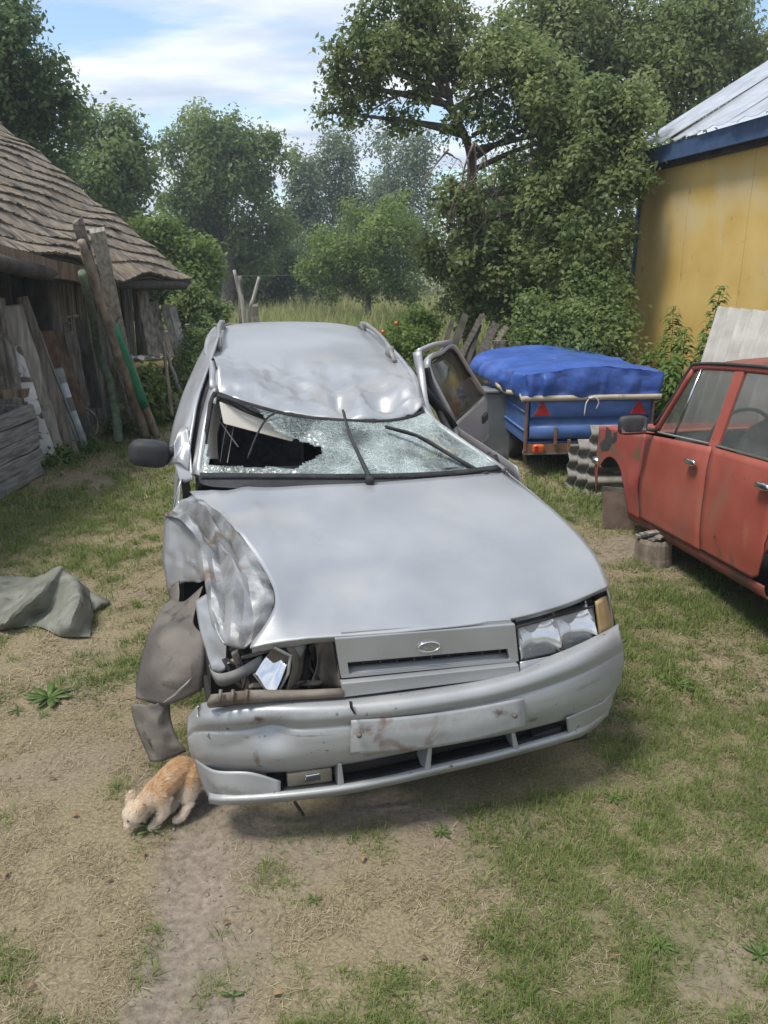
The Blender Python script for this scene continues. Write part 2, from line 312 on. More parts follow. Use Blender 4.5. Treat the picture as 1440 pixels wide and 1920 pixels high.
# blades: strips of two quads
def strips(P, L, W, ang, lean, curl, lift=0.):
    n = len(P); d = np.stack([np.cos(ang), np.sin(ang), np.zeros(n)], 1); s_ = np.stack([-np.sin(ang), np.cos(ang), np.zeros(n)], 1); up = np.array([0, 0, 1.])
    l1, l2 = lean, lean+curl
    M1 = P+(d*np.sin(l1)[:, None]+up*np.cos(l1)[:, None])*(L*.5)[:, None]
    M2 = M1+(d*np.sin(l2)[:, None]+up*np.cos(l2)[:, None])*(L*.5)[:, None]
    w = s_*W[:, None]*.5
    V = np.stack([P-w, P+w, M1-w*.8, M1+w*.8, M2-w*.15, M2+w*.15], 1).reshape(-1, 3); b = np.arange(n)[:, None]*6
    F = np.concatenate([b+np.array([[0, 1, 3, 2]]), b+np.array([[2, 3, 5, 4]])], 1).reshape(-1, 4)
    return V, F
def scatter(n, y0, y1, half):
    y = rng.uniform(y0, y1, n); h = half(y); return rng.uniform(-1, 1, n)*h, y
half = lambda y: .75+.60*y
GV, GF, GT, o_ = [], [], [], 0; DV, DF, DT, od = [], [], [], 0
def under_car(x, y):
    a = (x-SX)*_cs+(y-SY)*_sn; b = -(x-SX)*_sn+(y-SY)*_cs; return (np.abs(a) < .72) & (b > .12) & (b < 4.1)
for y0, y1, n, lmin, lmax, wd in ((1.1, 3.1, 230000, .014, .048, .0026), (3.1, 6, 240000, .022, .06, .0042), (6, 13, 230000, .035, .09, .008), (13, 30, 70000, .10, .30, .02)):
    x, y = scatter(n, y0, y1, half); g = m_green(x, y); b = m_bare(x, y); tuft = fbm(x, y, 2, 11.)
    kp = (rng.random(n) < np.clip(g*1.15-.08, 0, 1)*(1-.6*b)*np.clip((tuft-.25)*3, .18, 1)) & ~(under_car(x, y) & (rng.random(n) < .93)) & (trk(x, y) < .55+.4*rng.random(n))
    x, y, g = x[kp], y[kp], g[kp]; n = len(x)
    P = np.stack([x, y, gh(x, y)-.003], 1); L = rng.uniform(lmin, lmax, n)*(.55+.6*g); V, Fq = strips(P, L, wd*rng.uniform(.6, 1.3, n), rng.uniform(0, 6.3, n), rng.uniform(.1, 1.0, n), rng.uniform(0, .9, n))
    GV.append(V); GF.append(Fq+o_); o_ += len(V); GT.append(np.repeat(np.clip(rng.normal(.45, .25, n)+.3*(fbm(x, y, 2, 3.)-.5), 0, 1), 2))
nt_ = 2600; tx, ty = scatter(nt_, 1.15, 7.5, half); kp = (rng.random(nt_) < np.clip(m_green(tx, ty)*1.1-.1, 0, .9)*np.clip(3.2/ty, .2, 1)) & ~under_car(tx, ty) & (trk(tx, ty) < .5); tx, ty = tx[kp], ty[kp]; nb = rng.integers(8, 26, len(tx)); ti_ = np.repeat(np.arange(len(tx)), nb); n = len(ti_); ang_ = rng.uniform(0, 6.3, n); rad_ = rng.random(n)*.022
x = tx[ti_]+np.cos(ang_)*rad_; y = ty[ti_]+np.sin(ang_)*rad_; tl = rng.uniform(.6, 1.5, len(tx))[ti_]
V, Fq = strips(np.stack([x, y, gh(x, y)-.003], 1), rng.uniform(.022, .055, n)*tl, rng.uniform(.0018, .0036, n)*np.clip(y/2.6, 1, 2.2), ang_+rng.normal(0, .5, n), rng.uniform(.1, .75, n), rng.uniform(.1, .9, n)); GV.append(V); GF.append(Fq+o_); o_ += len(V); GT.append(np.repeat(np.clip(rng.normal(.5, .2, n)+rng.normal(0, .15, len(tx))[ti_], 0, 1), 2))
for y0, y1, n, lmin, lmax, wd in ((1.1, 3.1, 135000, .008, .046, .0015), (3.1, 6, 100000, .018, .06, .003), (6, 12, 60000, .04, .12, .007)):
    x, y = scatter(n, y0, y1, half); b = m_bare(x, y); cl = fbm(x+5, y+5, 2, 8.)
    kp = (rng.random(n) < np.clip(.95-1.0*b, .05, 1)*np.clip((cl-.36)*3.6, .06, 1)) & ~(under_car(x, y) & (rng.random(n) < .8)) & (rng.random(n) > 1.1*trk(x, y)-.06)
    x, y = x[kp], y[kp]; n = len(x)
    P = np.stack([x, y, gh(x, y)+rng.uniform(.001, .008, n)], 1); V, Fq = strips(P, rng.uniform(lmin, lmax, n), wd*rng.uniform(.6, 1.4, n), rng.uniform(0, 6.3, n), rng.uniform(1.15, 1.6, n), rng.uniform(-.1, .35, n))
    DV.append(V); DF.append(Fq+od); od += len(V); DT.append(np.repeat(np.clip(rng.normal(.42, .30, n), 0, 1), 2))
o = np_mesh('grass', np.concatenate(GV), np.concatenate(GF), 'grass_green', tint=np.concatenate(GT)); tag(o, 'short green grass growing in patches across the yard', 'grass', kind='stuff')
o = np_mesh('dry_grass', np.concatenate(DV), np.concatenate(DF), 'grass_dry', tint=np.concatenate(DT)); tag(o, 'dry yellow cut straw strewn over the bare yard', 'dry grass', kind='stuff')
n = 9000; x, y = scatter(n, 1.15, 5.5, half); kp = rng.random(n) < np.clip(.15+.9*m_bare(x, y), 0, 1); x, y = x[kp], y[kp]; n = len(x); s_ = rng.uniform(.0015, .006, n)*(1+.8*(rng.random(n) < .05))
oc = np.array([[1, 0, 0], [-1, 0, 0], [0, 1, 0], [0, -1, 0], [0, 0, .8], [0, 0, -.6]], float); V = (np.stack([x, y, gh(x, y)+s_*.2], 1)[:, None, :]+oc[None]*s_[:, None, None]*rng.uniform(.6, 1.4, (n, 6, 1))).reshape(-1, 3)
F = (np.arange(n)[:, None, None]*6+np.array([[0, 2, 4], [2, 1, 4], [1, 3, 4], [3, 0, 4], [2, 0, 5], [1, 2, 5], [3, 1, 5], [0, 3, 5]])[None]).reshape(-1, 3)
pmat('soil_crumb', (.14, .11, .08), (.30, .25, .195), 90, .95); tag(np_mesh('soil_crumbs', V, F, 'soil_crumb'), 'crumbs of dry soil and grit on the bare ground', 'soil', kind='stuff')
# meadow of tall grass behind the yard
n = 60000; y = 15+37*rng.random(n)**1.3; x = rng.uniform(-1, 1, n)*(2+.62*y); kp = ~((x < -2.3) & (y < 17)); x, y = x[kp], y[kp]; n = len(x)
P = np.stack([x, y, np.zeros(n)], 1); V, Fq = strips(P, rng.uniform(.25, .7, n)*(.6+.8*fbm(x, y, 3, .35)), rng.uniform(.012, .035, n), rng.uniform(0, 6.3, n), rng.uniform(.02, .45, n), rng.uniform(0, .7, n))
tag(np_mesh('meadow_grass', V, Fq, 'meadow', tint=np.repeat(np.clip(rng.normal(.4, .22, n)+.5*(fbm(x, y, 3, .25)-.5)+.35*np.clip((y-33)/12, 0, 1), 0, 1), 2)), 'tall unmown meadow grass behind the yard', 'meadow', kind='stuff')
# ------------------------------------------------------------------ barn with the shingle roof
barn = empty('barn', (-3.9, 8, 0)); tag(barn, 'old plank barn with a sagging mossy shingle roof', 'barn')
bo = np.array([-3.9, 8, 0.])
Fv = gy(352, 524, 11.3); Nv = gy(0, 452, 6.6); Rv = gy(0, 232, 12.1); D = Nv-Fv; D /= np.linalg.norm(D); UP = (Rv-Fv)*1.28; RL = 9.0
nrm = np.cross(UP, D); nrm /= np.linalg.norm(nrm); nrm = nrm if nrm[2] > 0 else -nrm
NC = 19
def roofpt(a, k):   # a metres from the far verge, k course number (0 eave .. NC ridge)
    p = Fv+D*a+UP*(k/NC); t = k/NC
    sag = -.09*math.sin(min(a/RL, 1)*math.pi)*math.sin(math.pi*min(1, t*1.2+.12))-.05*math.sin(a*1.7+k)*(.3+.3*t)-.025*math.sin(a*3.1+k*1.9)
    drop = -.13*math.exp(-((a-2.4)/.55)**2)*max(0, 1-k/2.2)
    return p+nrm*sag+np.array([0, 0, drop])-bo
for k in range(NC):
    V, F, r = [], [], random.Random(k); a = -.12+r.uniform(0, .03)
    while a < RL:
        wv_ = r.uniform(.036, .06); e = r.uniform(-.022, .022)+(r.uniform(-.06, .05) if r.random() < .07 else 0)+.035*math.sin(a*2.3+k*2); lift = .026+r.uniform(-.007, .007); b0 = len(V)
        for j in range(4):
            aa = a+wv_*j/3; h = .009*math.sin(math.pi*j/3)
            lo_ = roofpt(aa, k-.10+e); up_ = roofpt(aa, k+1.08)
            V += [lo_+nrm*(lift+h-.028), lo_+nrm*(lift+h), up_+nrm*(h*.5+.002)]
        for j in range(3): i = b0+j*3; F += [(i, i+3, i+4, i+1), (i+1, i+4, i+5, i+2)]
        a += wv_+r.uniform(0, .004)
    m_ = MB(); m_.add(V, F); q = m_.build('shingle_course', 'shingle', barn); q['kind'] = 'stuff'
MB().grid(np.array([[roofpt(a, k)-nrm*.05 for a in np.linspace(-.1, RL, 14)] for k in np.linspace(-.05, NC, 8)])).build('roof_deck', 'dark_wood', barn, True, .03)
rg0, rg1 = roofpt(-.1, NC), roofpt(RL, NC); MB().tube([rg0, rg1], .06, 6).build('ridge_pole', 'old_plank', barn)
MB().grid(np.array([[rg0, rg1], [rg0+np.array([-3.2, -.2, -2.6]), rg1+np.array([-3.2, -.2, -2.6])]])).build('back_slope', 'shingle', barn, solid=.04)
vb = [roofpt(-.13, k)+nrm*.0 for k in np.linspace(-.1, NC, 9)]; m_ = MB()
for p, q in zip(vb[:-1], vb[1:]): m_.beam(p-nrm*.05, q-nrm*.05, D*.012, nrm*.04)
m_.build('verge_board', 'old_plank', barn)
Wf, Wn = np.array([-3.45, 11.15]), np.array([-4.05, 3.4]); WL = np.linalg.norm(Wn-Wf); wd_ = (Wn-Wf)/WL; wn_ = np.array([-wd_[1], wd_[0]]); wn_ = wn_ if wn_[0] > 0 else -wn_
a = 0; i = 0
while a < WL:
    wv_ = random.uniform(.13, .23); c = Wf+wd_*(a+wv_/2)+wn_*random.uniform(-.012, .02); tilt = random.uniform(-.03, .03)
    top = 2.15+.25*a/WL+random.uniform(-.03, .03); q = rough_plank((c[0]-bo[0], c[1]-bo[1], -.02), (c[0]-bo[0]+wd_[0]*tilt, c[1]-bo[1]+wd_[1]*tilt, top), wv_-.008, .025, (wd_[0], wd_[1], 0), i, 3)
    q.build('plank', random.choice(['old_plank', 'weathered_wood', 'old_plank']) if a < 1.9 else random.choice(['dark_wood', 'dark_wood', 'wall_plank']), barn); a += wv_+.004+.02*(random.random() < .2); i += 1  # near planks coloured dark to stand in for the recess shade
c = (Wf+Wn)/2-wn_*.06-bo[:2]; MB().box((c[0], c[1], 1.15), (WL, .02, 2.3), math.atan2(wd_[1], wd_[0])).build('gap_backing', 'interior_dark', barn)  # dark sheet standing in for the darkness seen through the plank gaps
g2 = Wf-wn_*5.0; a = .1
while a < 5.0:
    wv_ = random.uniform(.16, .24); c = Wf-wn_*a; rough_plank((c[0]-bo[0], c[1]-bo[1], 0), (c[0]-bo[0], c[1]-bo[1], 2.2+min(a, 4.6-a if a > 2.3 else a)*.62), wv_-.01, .025, (wn_[0], wn_[1], 0), i, 2).build('plank', 'old_plank', barn); a += wv_; i += 1
for (px0, py0, Y0, px1, py1, Y1, rr) in ((-60, 478, 6.0, 150, 522, 8.3, .07), (140, 524, 8.2, 345, 535, 11.2, .06)):
    MB().tube(crv([gy(px0, py0, Y0)-bo, (gy(px0, py0, Y0)+gy(px1, py1, Y1))/2-bo+np.array([0, 0, -.015]), gy(px1, py1, Y1)-bo], 5), rr, 8).build('eave_beam', 'dark_wood', barn, True)
rough_plank(gy(-40, 470, 6.3)-bo, gy(160, 517, 8.1)-bo, .16, .025, (0, 0, 1), 5).build('fascia_board', 'brown_plank', barn)
for k in range(7):
    p = roofpt(1.0+k*1.1, -.02)-nrm*.06; q = roofpt(1.0+k*1.1, 2.6)-nrm*.06; MB().beam(p, q, D*.035, nrm*.04).build('rafter', 'dark_wood', barn)
for x_, y_ in ((-3.42, 8.4), (-3.3, 10.9)):
    MB().tube([(x_-bo[0], y_-bo[1], 0), (x_-bo[0]+.02, y_-bo[1], 2.0)], .07, 8).build('post', 'old_plank', barn, True)
# ------------------------------------------------------------------ yellow house
E0 = gz(1220, 306, 3.05); E1 = gz(1440, 250, 3.05); hd = (E1-E0)[:2]; hd /= np.linalg.norm(hd); hn = np.array([hd[1], -hd[0]]); hn = hn if hn[0] < 0 else -hn   # hn points to the yard
HC = gy(1204, 345, E0[1]+.1)[:2]; ho = np.array([HC[0], HC[1], 0.])
house = empty('house', ho, math.atan2(hd[1], hd[0])); tag(house, 'yellow painted house with blue trim and a grey metal roof', 'house')
# local frame: x along the wall towards the viewer, y: rotated; find sign of the yard side
ysd = 1. if (-hd[1]*hn[0]+hd[0]*hn[1]) > 0 else -1.
def HB(x0, x1, y0, y1, z0, z1): return MB().box(((x0+x1)/2, ysd*(y0+y1)/2, (z0+z1)/2), (abs(x1-x0), abs(y1-y0), abs(z1-z0)))
edges = [0.0, .28, 1.17, 2.35, 3.6, 4.85, 6.1, 7.4]
for a, b in zip(edges[:-1], edges[1:]): HB(a+.003, b-.003, -.02, 0, .32, 3.05).build('wall_panel', 'yellow_paint', house, bevel=.002)
HB(0, 7.4, -.14, -.022, .0, 3.04).build('wall_core', 'dark_wood', house)
HB(0.02, 7.4, -.10, .03, -.02, .30).build('foundation', 'concrete', house)
HB(-.05, .018, -.06, .022, .1, 3.06).build('corner_board', 'blue_paint', house, bevel=.003)
HB(0.0, .1, -5, -.145, 0, 3.0).build('end_wall', 'yellow_paint', house)
HB(-.12, 7.6, .02, .14, 3.055, 3.075).build('soffit', 'blue_paint', house)
HB(-.12, 7.6, .142, .168, 2.98, 3.16).build('fascia', 'blue_paint', house, bevel=.004)
HB(-.02, 7.4, -.0, .06, 2.94, 3.05).build('wall_plate', 'dark_wood', house)
pitch = math.radians(31); x = -.2; i = 0
while x < 7.6:
    wv_ = .62; G = []
    for j in range(13):
        xx = x+wv_*j/12+.0; hh = .022*max(0, math.cos(j/12*math.pi*4))+.004*(i % 2); row = []
        for s_ in (0, 1.2, 3.2): row.append((xx, ysd*(.21+.03*math.sin(i*2.1)*(s_ == 0)-s_*math.cos(pitch)), 3.17+hh+s_*math.sin(pitch)+.01*math.sin(i*3.)))
        G.append(row)
    MB().grid(np.array(G)).build('roof_sheet', 'roof_metal', house, False, .003); x += wv_-.03; i += 1
# ------------------------------------------------------------------ trees
def leaves(blobs, n, L, seed, flat=.6):
    r = np.random.default_rng(seed); C_ = np.array([b[0] for b in blobs]); Rr = np.array([b[1] for b in blobs]); wgt = np.prod(Rr, 1)**.7; wgt /= wgt.sum()
    bi = r.choice(len(blobs), n, p=wgt); d = r.normal(size=(n, 3)); d /= np.linalg.norm(d, axis=1)[:, None]; rad = .35+.75*r.random(n)**.6
    P = C_[bi]+d*Rr[bi]*rad[:, None]; P += r.normal(size=(n, 3))*L*.8
    nn = d*.7+r.normal(size=(n, 3))*.5+np.array([0, -.15, .85]); nn /= np.linalg.norm(nn, axis=1)[:, None]
    t = np.cross(nn, r.normal(size=(n, 3))); t /= np.linalg.norm(t, axis=1)[:, None]; t[:, 2] -= .35; t /= np.linalg.norm(t, axis=1)[:, None]; s_ = np.cross(nn, t); ll = L*r.uniform(.6, 1.35, n)[:, None]
    V = np.stack([P, P+t*ll*.5+s_*ll*.3+nn*ll*.06, P+t*ll-nn*ll*.12, P+t*ll*.5-s_*ll*.3+nn*ll*.06], 1).reshape(-1, 3); F = np.arange(n*4).reshape(-1, 4)
    bt = r.normal(0, .15, len(blobs)); tint = np.clip(.47+bt[bi]+r.normal(0, .22, n), 0, 1); return V, F, tint
def subblobs(cl, per, seed, fr=.42):
    r = np.random.default_rng(seed); out = []
    for c_, rad in cl:
        rad = np.array(rad)
        for i in range(per):
            d = r.normal(size=3); d /= np.linalg.norm(d); q = .25+.72*r.random()**.5; out.append((np.array(c_)+d*rad*q, rad*fr*r.uniform(.55, 1.15)))
    return out
def tree(name, label, base, cl, nleaf, L, m, seed, trunk=None, tr=.16, per=14, group=None, cat='tree', limbs=True, fr=.42):
    base = np.array(base, float); root = empty(name, base); tag(root, label, cat, group)
    cl = [(np.array(c_)-base, rad) for c_, rad in cl]; sb = subblobs(cl, per, seed, fr); V, F, ti = leaves(sb, nleaf, L, seed)
    np_mesh('crown', V, F, m, root, ti)
    top = np.mean([c_ for c_, _ in cl], 0); tk = [np.array(q)-base for q in trunk] if trunk else [np.zeros(3), top*.35+np.array([.1, 0, 0]), top*.7, top*.95+np.array([0, 0, top[2]*.12])]
    tk[0] = np.array([tk[0][0], tk[0][1], -.1]); tkc = crv(tk, 4); nn = len(tkc); b = MB(); b.tube(tkc, [tr*(1-.8*i/nn) for i in range(nn)], 8)
    if limbs:
        r = random.Random(seed)
        for c_, rad in cl:
            zs = [abs(q[2]-(c_[2]-rad[2]*.6)) for q in tkc]; s_ = tkc[int(np.argmin(zs))]; mid = (s_+c_)/2+np.array([r.uniform(-.2, .2), r.uniform(-.2, .2), .15])*max(rad)*.5
            b.tube(crv([s_, mid, c_], 4), [tr*.42*(1-.75*i/8) for i in range(9)], 6)
        for c_, rad in sb[::2]:
            k = min(cl, key=lambda q: np.linalg.norm(q[0]-c_)); b.tube([k[0], (k[0]+c_)/2+np.array([0, 0, .05]), c_], [tr*.12, tr*.08, tr*.03], 4)
    b.build('trunk', 'bark', root, True); return root
def cl(l): # (px,py,radius px,Y[,vertical stretch])
    out = []
    for q in l:
        c_ = gy(q[0], q[1], q[3]); rr = q[2]/FPX*q[3]*1.02; out.append((c_, (rr, rr*1.1, rr*(q[4] if len(q) > 4 else 1.))))
    return out
tree('tree', 'tall dark leafy tree rising behind the ridge of the barn', (-7.6, 16.5, 0), cl([(10, 130, 90, 15), (-80, 60, 120, 15.5), (70, 225, 85, 16), (120, 190, 38, 15), (-40, 240, 120, 16), (20, 50, 55, 15), (85, 140, 40, 15)]), 26000, .10, 'leaf_dark', 1, tr=.25, per=16)
tree('tree', 'mid green tree between the barn roof and the broad central tree', (-8.0, 24, 0), cl([(205, 290, 62, 24), (160, 350, 75, 24), (230, 380, 70, 25), (250, 330, 40, 24.5), (170, 250, 45, 24)]), 17000, .15, 'leaf_mid', 2, tr=.2)
tree('tree', 'broad tall tree standing against the sky in the middle distance', (-6.2, 32, 0), cl([(410, 285, 85, 32), (345, 330, 62, 32), (480, 320, 65, 32), (370, 250, 45, 32), (450, 250, 48, 32), (400, 400, 100, 32.5), (490, 420, 62, 32.5), (340, 420, 55, 32.5), (505, 275, 30, 32), (420, 490, 95, 33)]), 34000, .17, 'leaf_mid', 3, tr=.3, per=15, fr=.36)
tree('poplar_tree', 'slender pale poplar right behind the broad central tree', (-4.0, 42, 0), cl([(565, 330, 26, 42, 1.6), (560, 400, 38, 42, 1.5), (575, 470, 45, 42, 1.4)]), 9000, .19, 'leaf_poplar', 4, tr=.18, fr=.5)
tree('poplar_tree', 'tallest pale poplar, left of the pear tree', (-2.0, 44, 0), cl([(640, 265, 34, 44, 1.5), (628, 340, 44, 44, 1.4), (660, 420, 62, 44, 1.3), (620, 470, 50, 44)]), 13000, .19, 'leaf_poplar', 5, tr=.2, fr=.5)
tree('poplar_tree', 'wide pale poplar half hidden by the pear tree', (.6, 45, 0), cl([(720, 320, 50, 45, 1.3), (760, 380, 60, 45, 1.3), (700, 440, 60, 45), (800, 330, 55, 45, 1.3)]), 12000, .19, 'leaf_poplar', 6, tr=.2, fr=.5)
tree('bushy_tree', 'round bright green young tree beside the meadow', (-.6, 27, 0), cl([(690, 440, 60, 27), (640, 480, 55, 27), (735, 470, 60, 26.5), (690, 510, 55, 27), (620, 525, 40, 27), (745, 410, 42, 26.5), (590, 500, 34, 27), (760, 520, 45, 27)]), 20000, .11, 'leaf_bright', 7, tr=.11)
tree('bushy_tree', 'low light green elder tree behind the far end of the barn', (-6.2, 17, 0), cl([(300, 470, 55, 17), (345, 500, 52, 17), (362, 540, 36, 17), (310, 540, 55, 17.5), (265, 440, 36, 17), (385, 505, 26, 17)]), 16000, .10, 'leaf_bright', 8, tr=.1)
tree('tree', 'dark tree filling the gap left of the meadow', (-6.5, 36, 0), cl([(450, 520, 60, 36), (520, 500, 62, 36), (560, 530, 50, 36), (500, 545, 55, 36)]), 12000, .17, 'leaf_dark', 9, tr=.2)
tree('tree', 'tree behind the house filling the top right corner', (7.6, 17, 0), cl([(1100, 60, 110, 17), (1220, 40, 110, 17.5), (1330, 90, 100, 17.5), (1250, 150, 90, 17), (1420, 90, 90, 18), (1150, 170, 90, 17), (1040, 20, 90, 17)]), 42000, .10, 'leaf_pear', 10, tr=.3, per=18)
tree('tree', 'dark tree in the deep shade behind the pear tree', (3.4, 15.5, 0), cl([(890, 420, 75, 15), (960, 480, 105, 15), (1060, 420, 110, 15), (1130, 330, 100, 15), (920, 530, 70, 15), (1080, 540, 90, 14.5), (1000, 330, 90, 15.5), (1180, 500, 90, 14)]), 32000, .09, 'leaf_mid', 12, tr=.22, per=16)
# the pear tree over the trailer
pr = tree('pear_tree', 'big pear tree with a bare forked limb and dead hanging twigs', gy(885, 655, 11.6)*np.array([1, 1, 0]),
     cl([(685, 105, 55, 11), (640, 160, 36, 10.8), (750, 55, 70, 11), (840, 35, 80, 11.3), (630, 95, 28, 10.6), (705, 165, 30, 11), (940, 120, 85, 11.3), (1010, 230, 90, 11), (1100, 250, 85, 10.5), (1050, 130, 90, 11),
         (1150, 300, 65, 9.9), (1090, 360, 85, 10.2), (1180, 220, 60, 10.2), (1000, 400, 70, 10.8), (1120, 440, 55, 9.9), (830, 470, 48, 11.5), (860, 550, 60, 11.5), (950, 560, 70, 11), (1050, 500, 60, 10.4), (1200, 330, 30, 9.6), (665, 215, 26, 10.9), (820, 110, 36, 11.2), (615, 210, 20, 10.8), (880, 400, 45, 10.9), (845, 380, 34, 11), (740, 225, 22, 11), (790, 160, 22, 11), (770, 230, 18, 11), (900, 480, 50, 10.8), (860, 230, 26, 11)]),
     64000, .070, 'leaf_pear', 13, trunk=[gy(885, 655, 11.6), gy(878, 560, 11.6), gy(872, 430, 11.5), gy(885, 320, 11.5), gy(872, 255, 11.4), gy(850, 215, 11.3), gy(838, 180, 11.2)], tr=.10, per=15, limbs=True, fr=.36)
po = np.array(pr.location); b = MB()
for l, r0 in (([(850, 215), (815, 178), (775, 172), (735, 185), (700, 205)], .05), ([(852, 222), (835, 150), (800, 120), (760, 118)], .05), ([(838, 180), (832, 120), (845, 60), (850, 10)], .055), ([(775, 172), (755, 200), (745, 235)], .02), ([(735, 185), (690, 175), (655, 190)], .022), ([(700, 205), (672, 235), (655, 250)], .014), ([(800, 120), (775, 95), (740, 90), (690, 60)], .025), ([(885, 255), (925, 235), (980, 245)], .05), ([(815, 178), (800, 150), (790, 130)], .015), ([(760, 118), (720, 130), (690, 150), (660, 165)], .018)):
    pp = crv([gy(q[0], q[1], 11.25-.1*i)-po for i, q in enumerate(l)], 5); b.tube(pp, [r0*.62*(1-.7*i/len(pp)) for i in range(len(pp))], 6)
b.build('limb', 'bark', pr, True)
b = MB(); rr = random.Random(3)
for (x0, y0, x1, y1) in ((890, 265, 895, 350), (893, 268, 925, 330), (885, 270, 850, 395), (895, 340, 900, 400), (925, 330, 940, 400), (860, 350, 835, 440), (895, 345, 890, 450), (905, 380, 915, 480), (880, 300, 870, 380), (990, 300, 1010, 370), (1010, 370, 1000, 430), (835, 285, 865, 300), (840, 280, 790, 340), (915, 390, 905, 470)):
    p = [gy(x0+(x1-x0)*t+rr.uniform(-5, 5), y0+(y1-y0)*t, 10.55+.3*t) for t in (0, .35, .7, 1)]; b.tube(crv([q-po for q in p], 3), [.016*(1-.08*i) for i in range(10)], 5)
    for i in range(5):
        t = rr.uniform(.3, 1); q = gy(x0+(x1-x0)*t, y0+(y1-y0)*t, 10.6+.2*t)-po; b.tube([q, q+np.array([rr.uniform(-.15, .15), rr.uniform(-.1, .1), -rr.uniform(.05, .2)]), q+np.array([rr.uniform(-.25, .25), rr.uniform(-.1, .1), -rr.uniform(.2, .4)])], [.006, .004, .002], 4)
b.build('dead_twigs', 'dead_twig', pr, True)
# shrubs
tree('shrub', 'leafy light green shrub at the blue corner of the house', gz(1120, 690)*np.array([1, .86, 1]), cl([(1110, 570, 55, 9.6), (1060, 610, 60, 9.4), (1140, 620, 52, 9.3), (1030, 640, 45, 9.2), (1125, 535, 34, 9.7), (1085, 650, 60, 9.2), (1130, 655, 42, 9.0), (1000, 600, 40, 9.6), (1110, 500, 30, 9.7)]), 17000, .062, 'leaf_mid', 14, tr=.04, per=12, cat='shrub', fr=.6)
tree('shrub', 'small green shrub right behind the open car door', (.55, 11.5, 0), cl([(735, 625, 20, 11.5), (775, 600, 20, 12), (760, 640, 26, 11.2), (800, 610, 22, 12), (785, 645, 24, 11)]), 5000, .06, 'leaf_bright', 15, tr=.03, cat='shrub')
tree('shrub', 'dark green shrub between the barn table and the silver car', (-2.55, 10.5, 0), cl([(355, 690, 36, 10.3), (370, 650, 32, 10.8), (345, 720, 26, 10.0), (385, 620, 26, 11.3)]), 8000, .05, 'leaf_mid', 16, tr=.03, cat='shrub')
tree('shrub', 'dark bush hanging under the far eave of the barn', (-3.3, 13.2, 0), cl([(365, 560, 34, 13), (345, 590, 30, 12.8), (395, 585, 24, 13.2)]), 6000, .07, 'leaf_mid', 17, tr=.03, cat='shrub')
# far wood behind the meadow
bl = []
for i in range(60):
    x_ = -34+68*i/59; hh = random.uniform(2.2, 4.4)+max(0, -x_-6)*.12+max(0, x_-2)*.2; bl += [(np.array([x_+random.uniform(-.6, .6), 49+random.uniform(-2, 3), hh*q]), np.array([1.2, 1.2, 1.1])*random.uniform(.8, 1.3)) for q in (.2, .5, .85)]
V, F, ti = leaves(bl, 34000, .24, 55); tag(np_mesh('far_wood', V, F, 'leaf_mid', tint=ti), 'far band of trees and hedge closing the meadow', 'woods', kind='stuff')
# ------------------------------------------------------------------ silver estate car
pmat('silver_paint', (.345, .353, .363), (.40, .407, .415), 3.0, .43, metal=.5, coat=.15, c3=(.33, .32, .30), s3=2.6, p3=(.52, .8), rvar=.10, bump=.03, bscale=300, c4=(.24, .225, .205), s4=55, p4=(.73, .80))
pmat('silver_bumper', (.31, .32, .325), (.37, .375, .375), 4., .45, metal=.35, coat=.1, c3=(.20, .165, .13), s3=3.4, p3=(.60, .8), rvar=.08, bump=.04, bscale=160, c4=(.10, .085, .07), s4=34, p4=(.67, .74))
pmat('crumpled_metal', (.19, .195, .197), (.37, .375, .375), 9, .5, metal=.35, c4=(.06, .058, .055), s4=5, p4=(.54, .66), c3=(.15, .11, .08), s3=6, p3=(.61, .70), rvar=.12, bump=.25, bscale=26, bdist=.02)
pmat('black_plastic', (.022, .023, .025), (.04, .041, .043), 9, .62, spec=.3, bump=.05, bscale=200)
pmat('liner_plastic', (.085, .075, .066), (.15, .13, .112), 6, .72, c3=(.20, .175, .15), s3=3, p3=(.5, .7), bump=.25, bscale=40, c4=(.05, .045, .04), s4=11, p4=(.58, .68))
pmat('rubber', (.02, .02, .021), (.04, .04, .042), 14, .8, spec=.25)
pmat('dirty_metal', (.10, .085, .07), (.22, .19, .155), 10, .6, metal=.3, c3=(.10, .07, .048), s3=6, bump=.2, bscale=50)
pmat('grey_strip', (.18, .18, .175), (.25, .245, .235), 12, .6, bump=.1, bscale=80)
pmat('visor_vinyl', (.50, .465, .40), (.58, .54, .475), 7, .7)
pmat('reflector', (.70, .71, .72), (.8, .8, .8), 5, .10, metal=1.)
pmat('lamp_bowl', (.66, .67, .67), (.78, .78, .77), 9, .2, metal=1.)
pmat('lamp_glass', (.80, .83, .84), (.9, .92, .93), 5, .08, alpha=.13, bump=.3, bscale=60, stretch=(6, 1, .3))
pmat('amber_lens', (.40, .27, .11), (.48, .35, .18), 12, .25, coat=.4, bump=.3, bscale=90)
pmat('fog_amber', (.20, .17, .12), (.34, .30, .22), 9, .3, coat=.3, c3=(.12, .09, .06), s3=8)
pmat('door_glass', (.07, .065, .045), (.11, .10, .075), 4, .12, coat=.3, alpha=.72)
pmat('side_glass', (.03, .034, .036), (.05, .055, .056), 4, .1, coat=.4, alpha=.8)
pmat('tyre', (.018, .018, .018), (.035, .034, .033), 20, .85, bump=.3, bscale=90)
pmat('wheel_steel', (.25, .25, .25), (.36, .36, .35), 8, .5, metal=.6)
pmat('seat_cloth', (.05, .05, .056), (.09, .09, .1), 30, .95, bump=.2, bscale=200)
pmat('plate_dirt', (.28, .285, .285), (.34, .345, .345), 14, .55, metal=.2, c3=(.15, .10, .085), s3=9, p3=(.56, .68))
pmat('chrome', (.72, .73, .74), (.62, .63, .64), 6, .18, metal=1.)
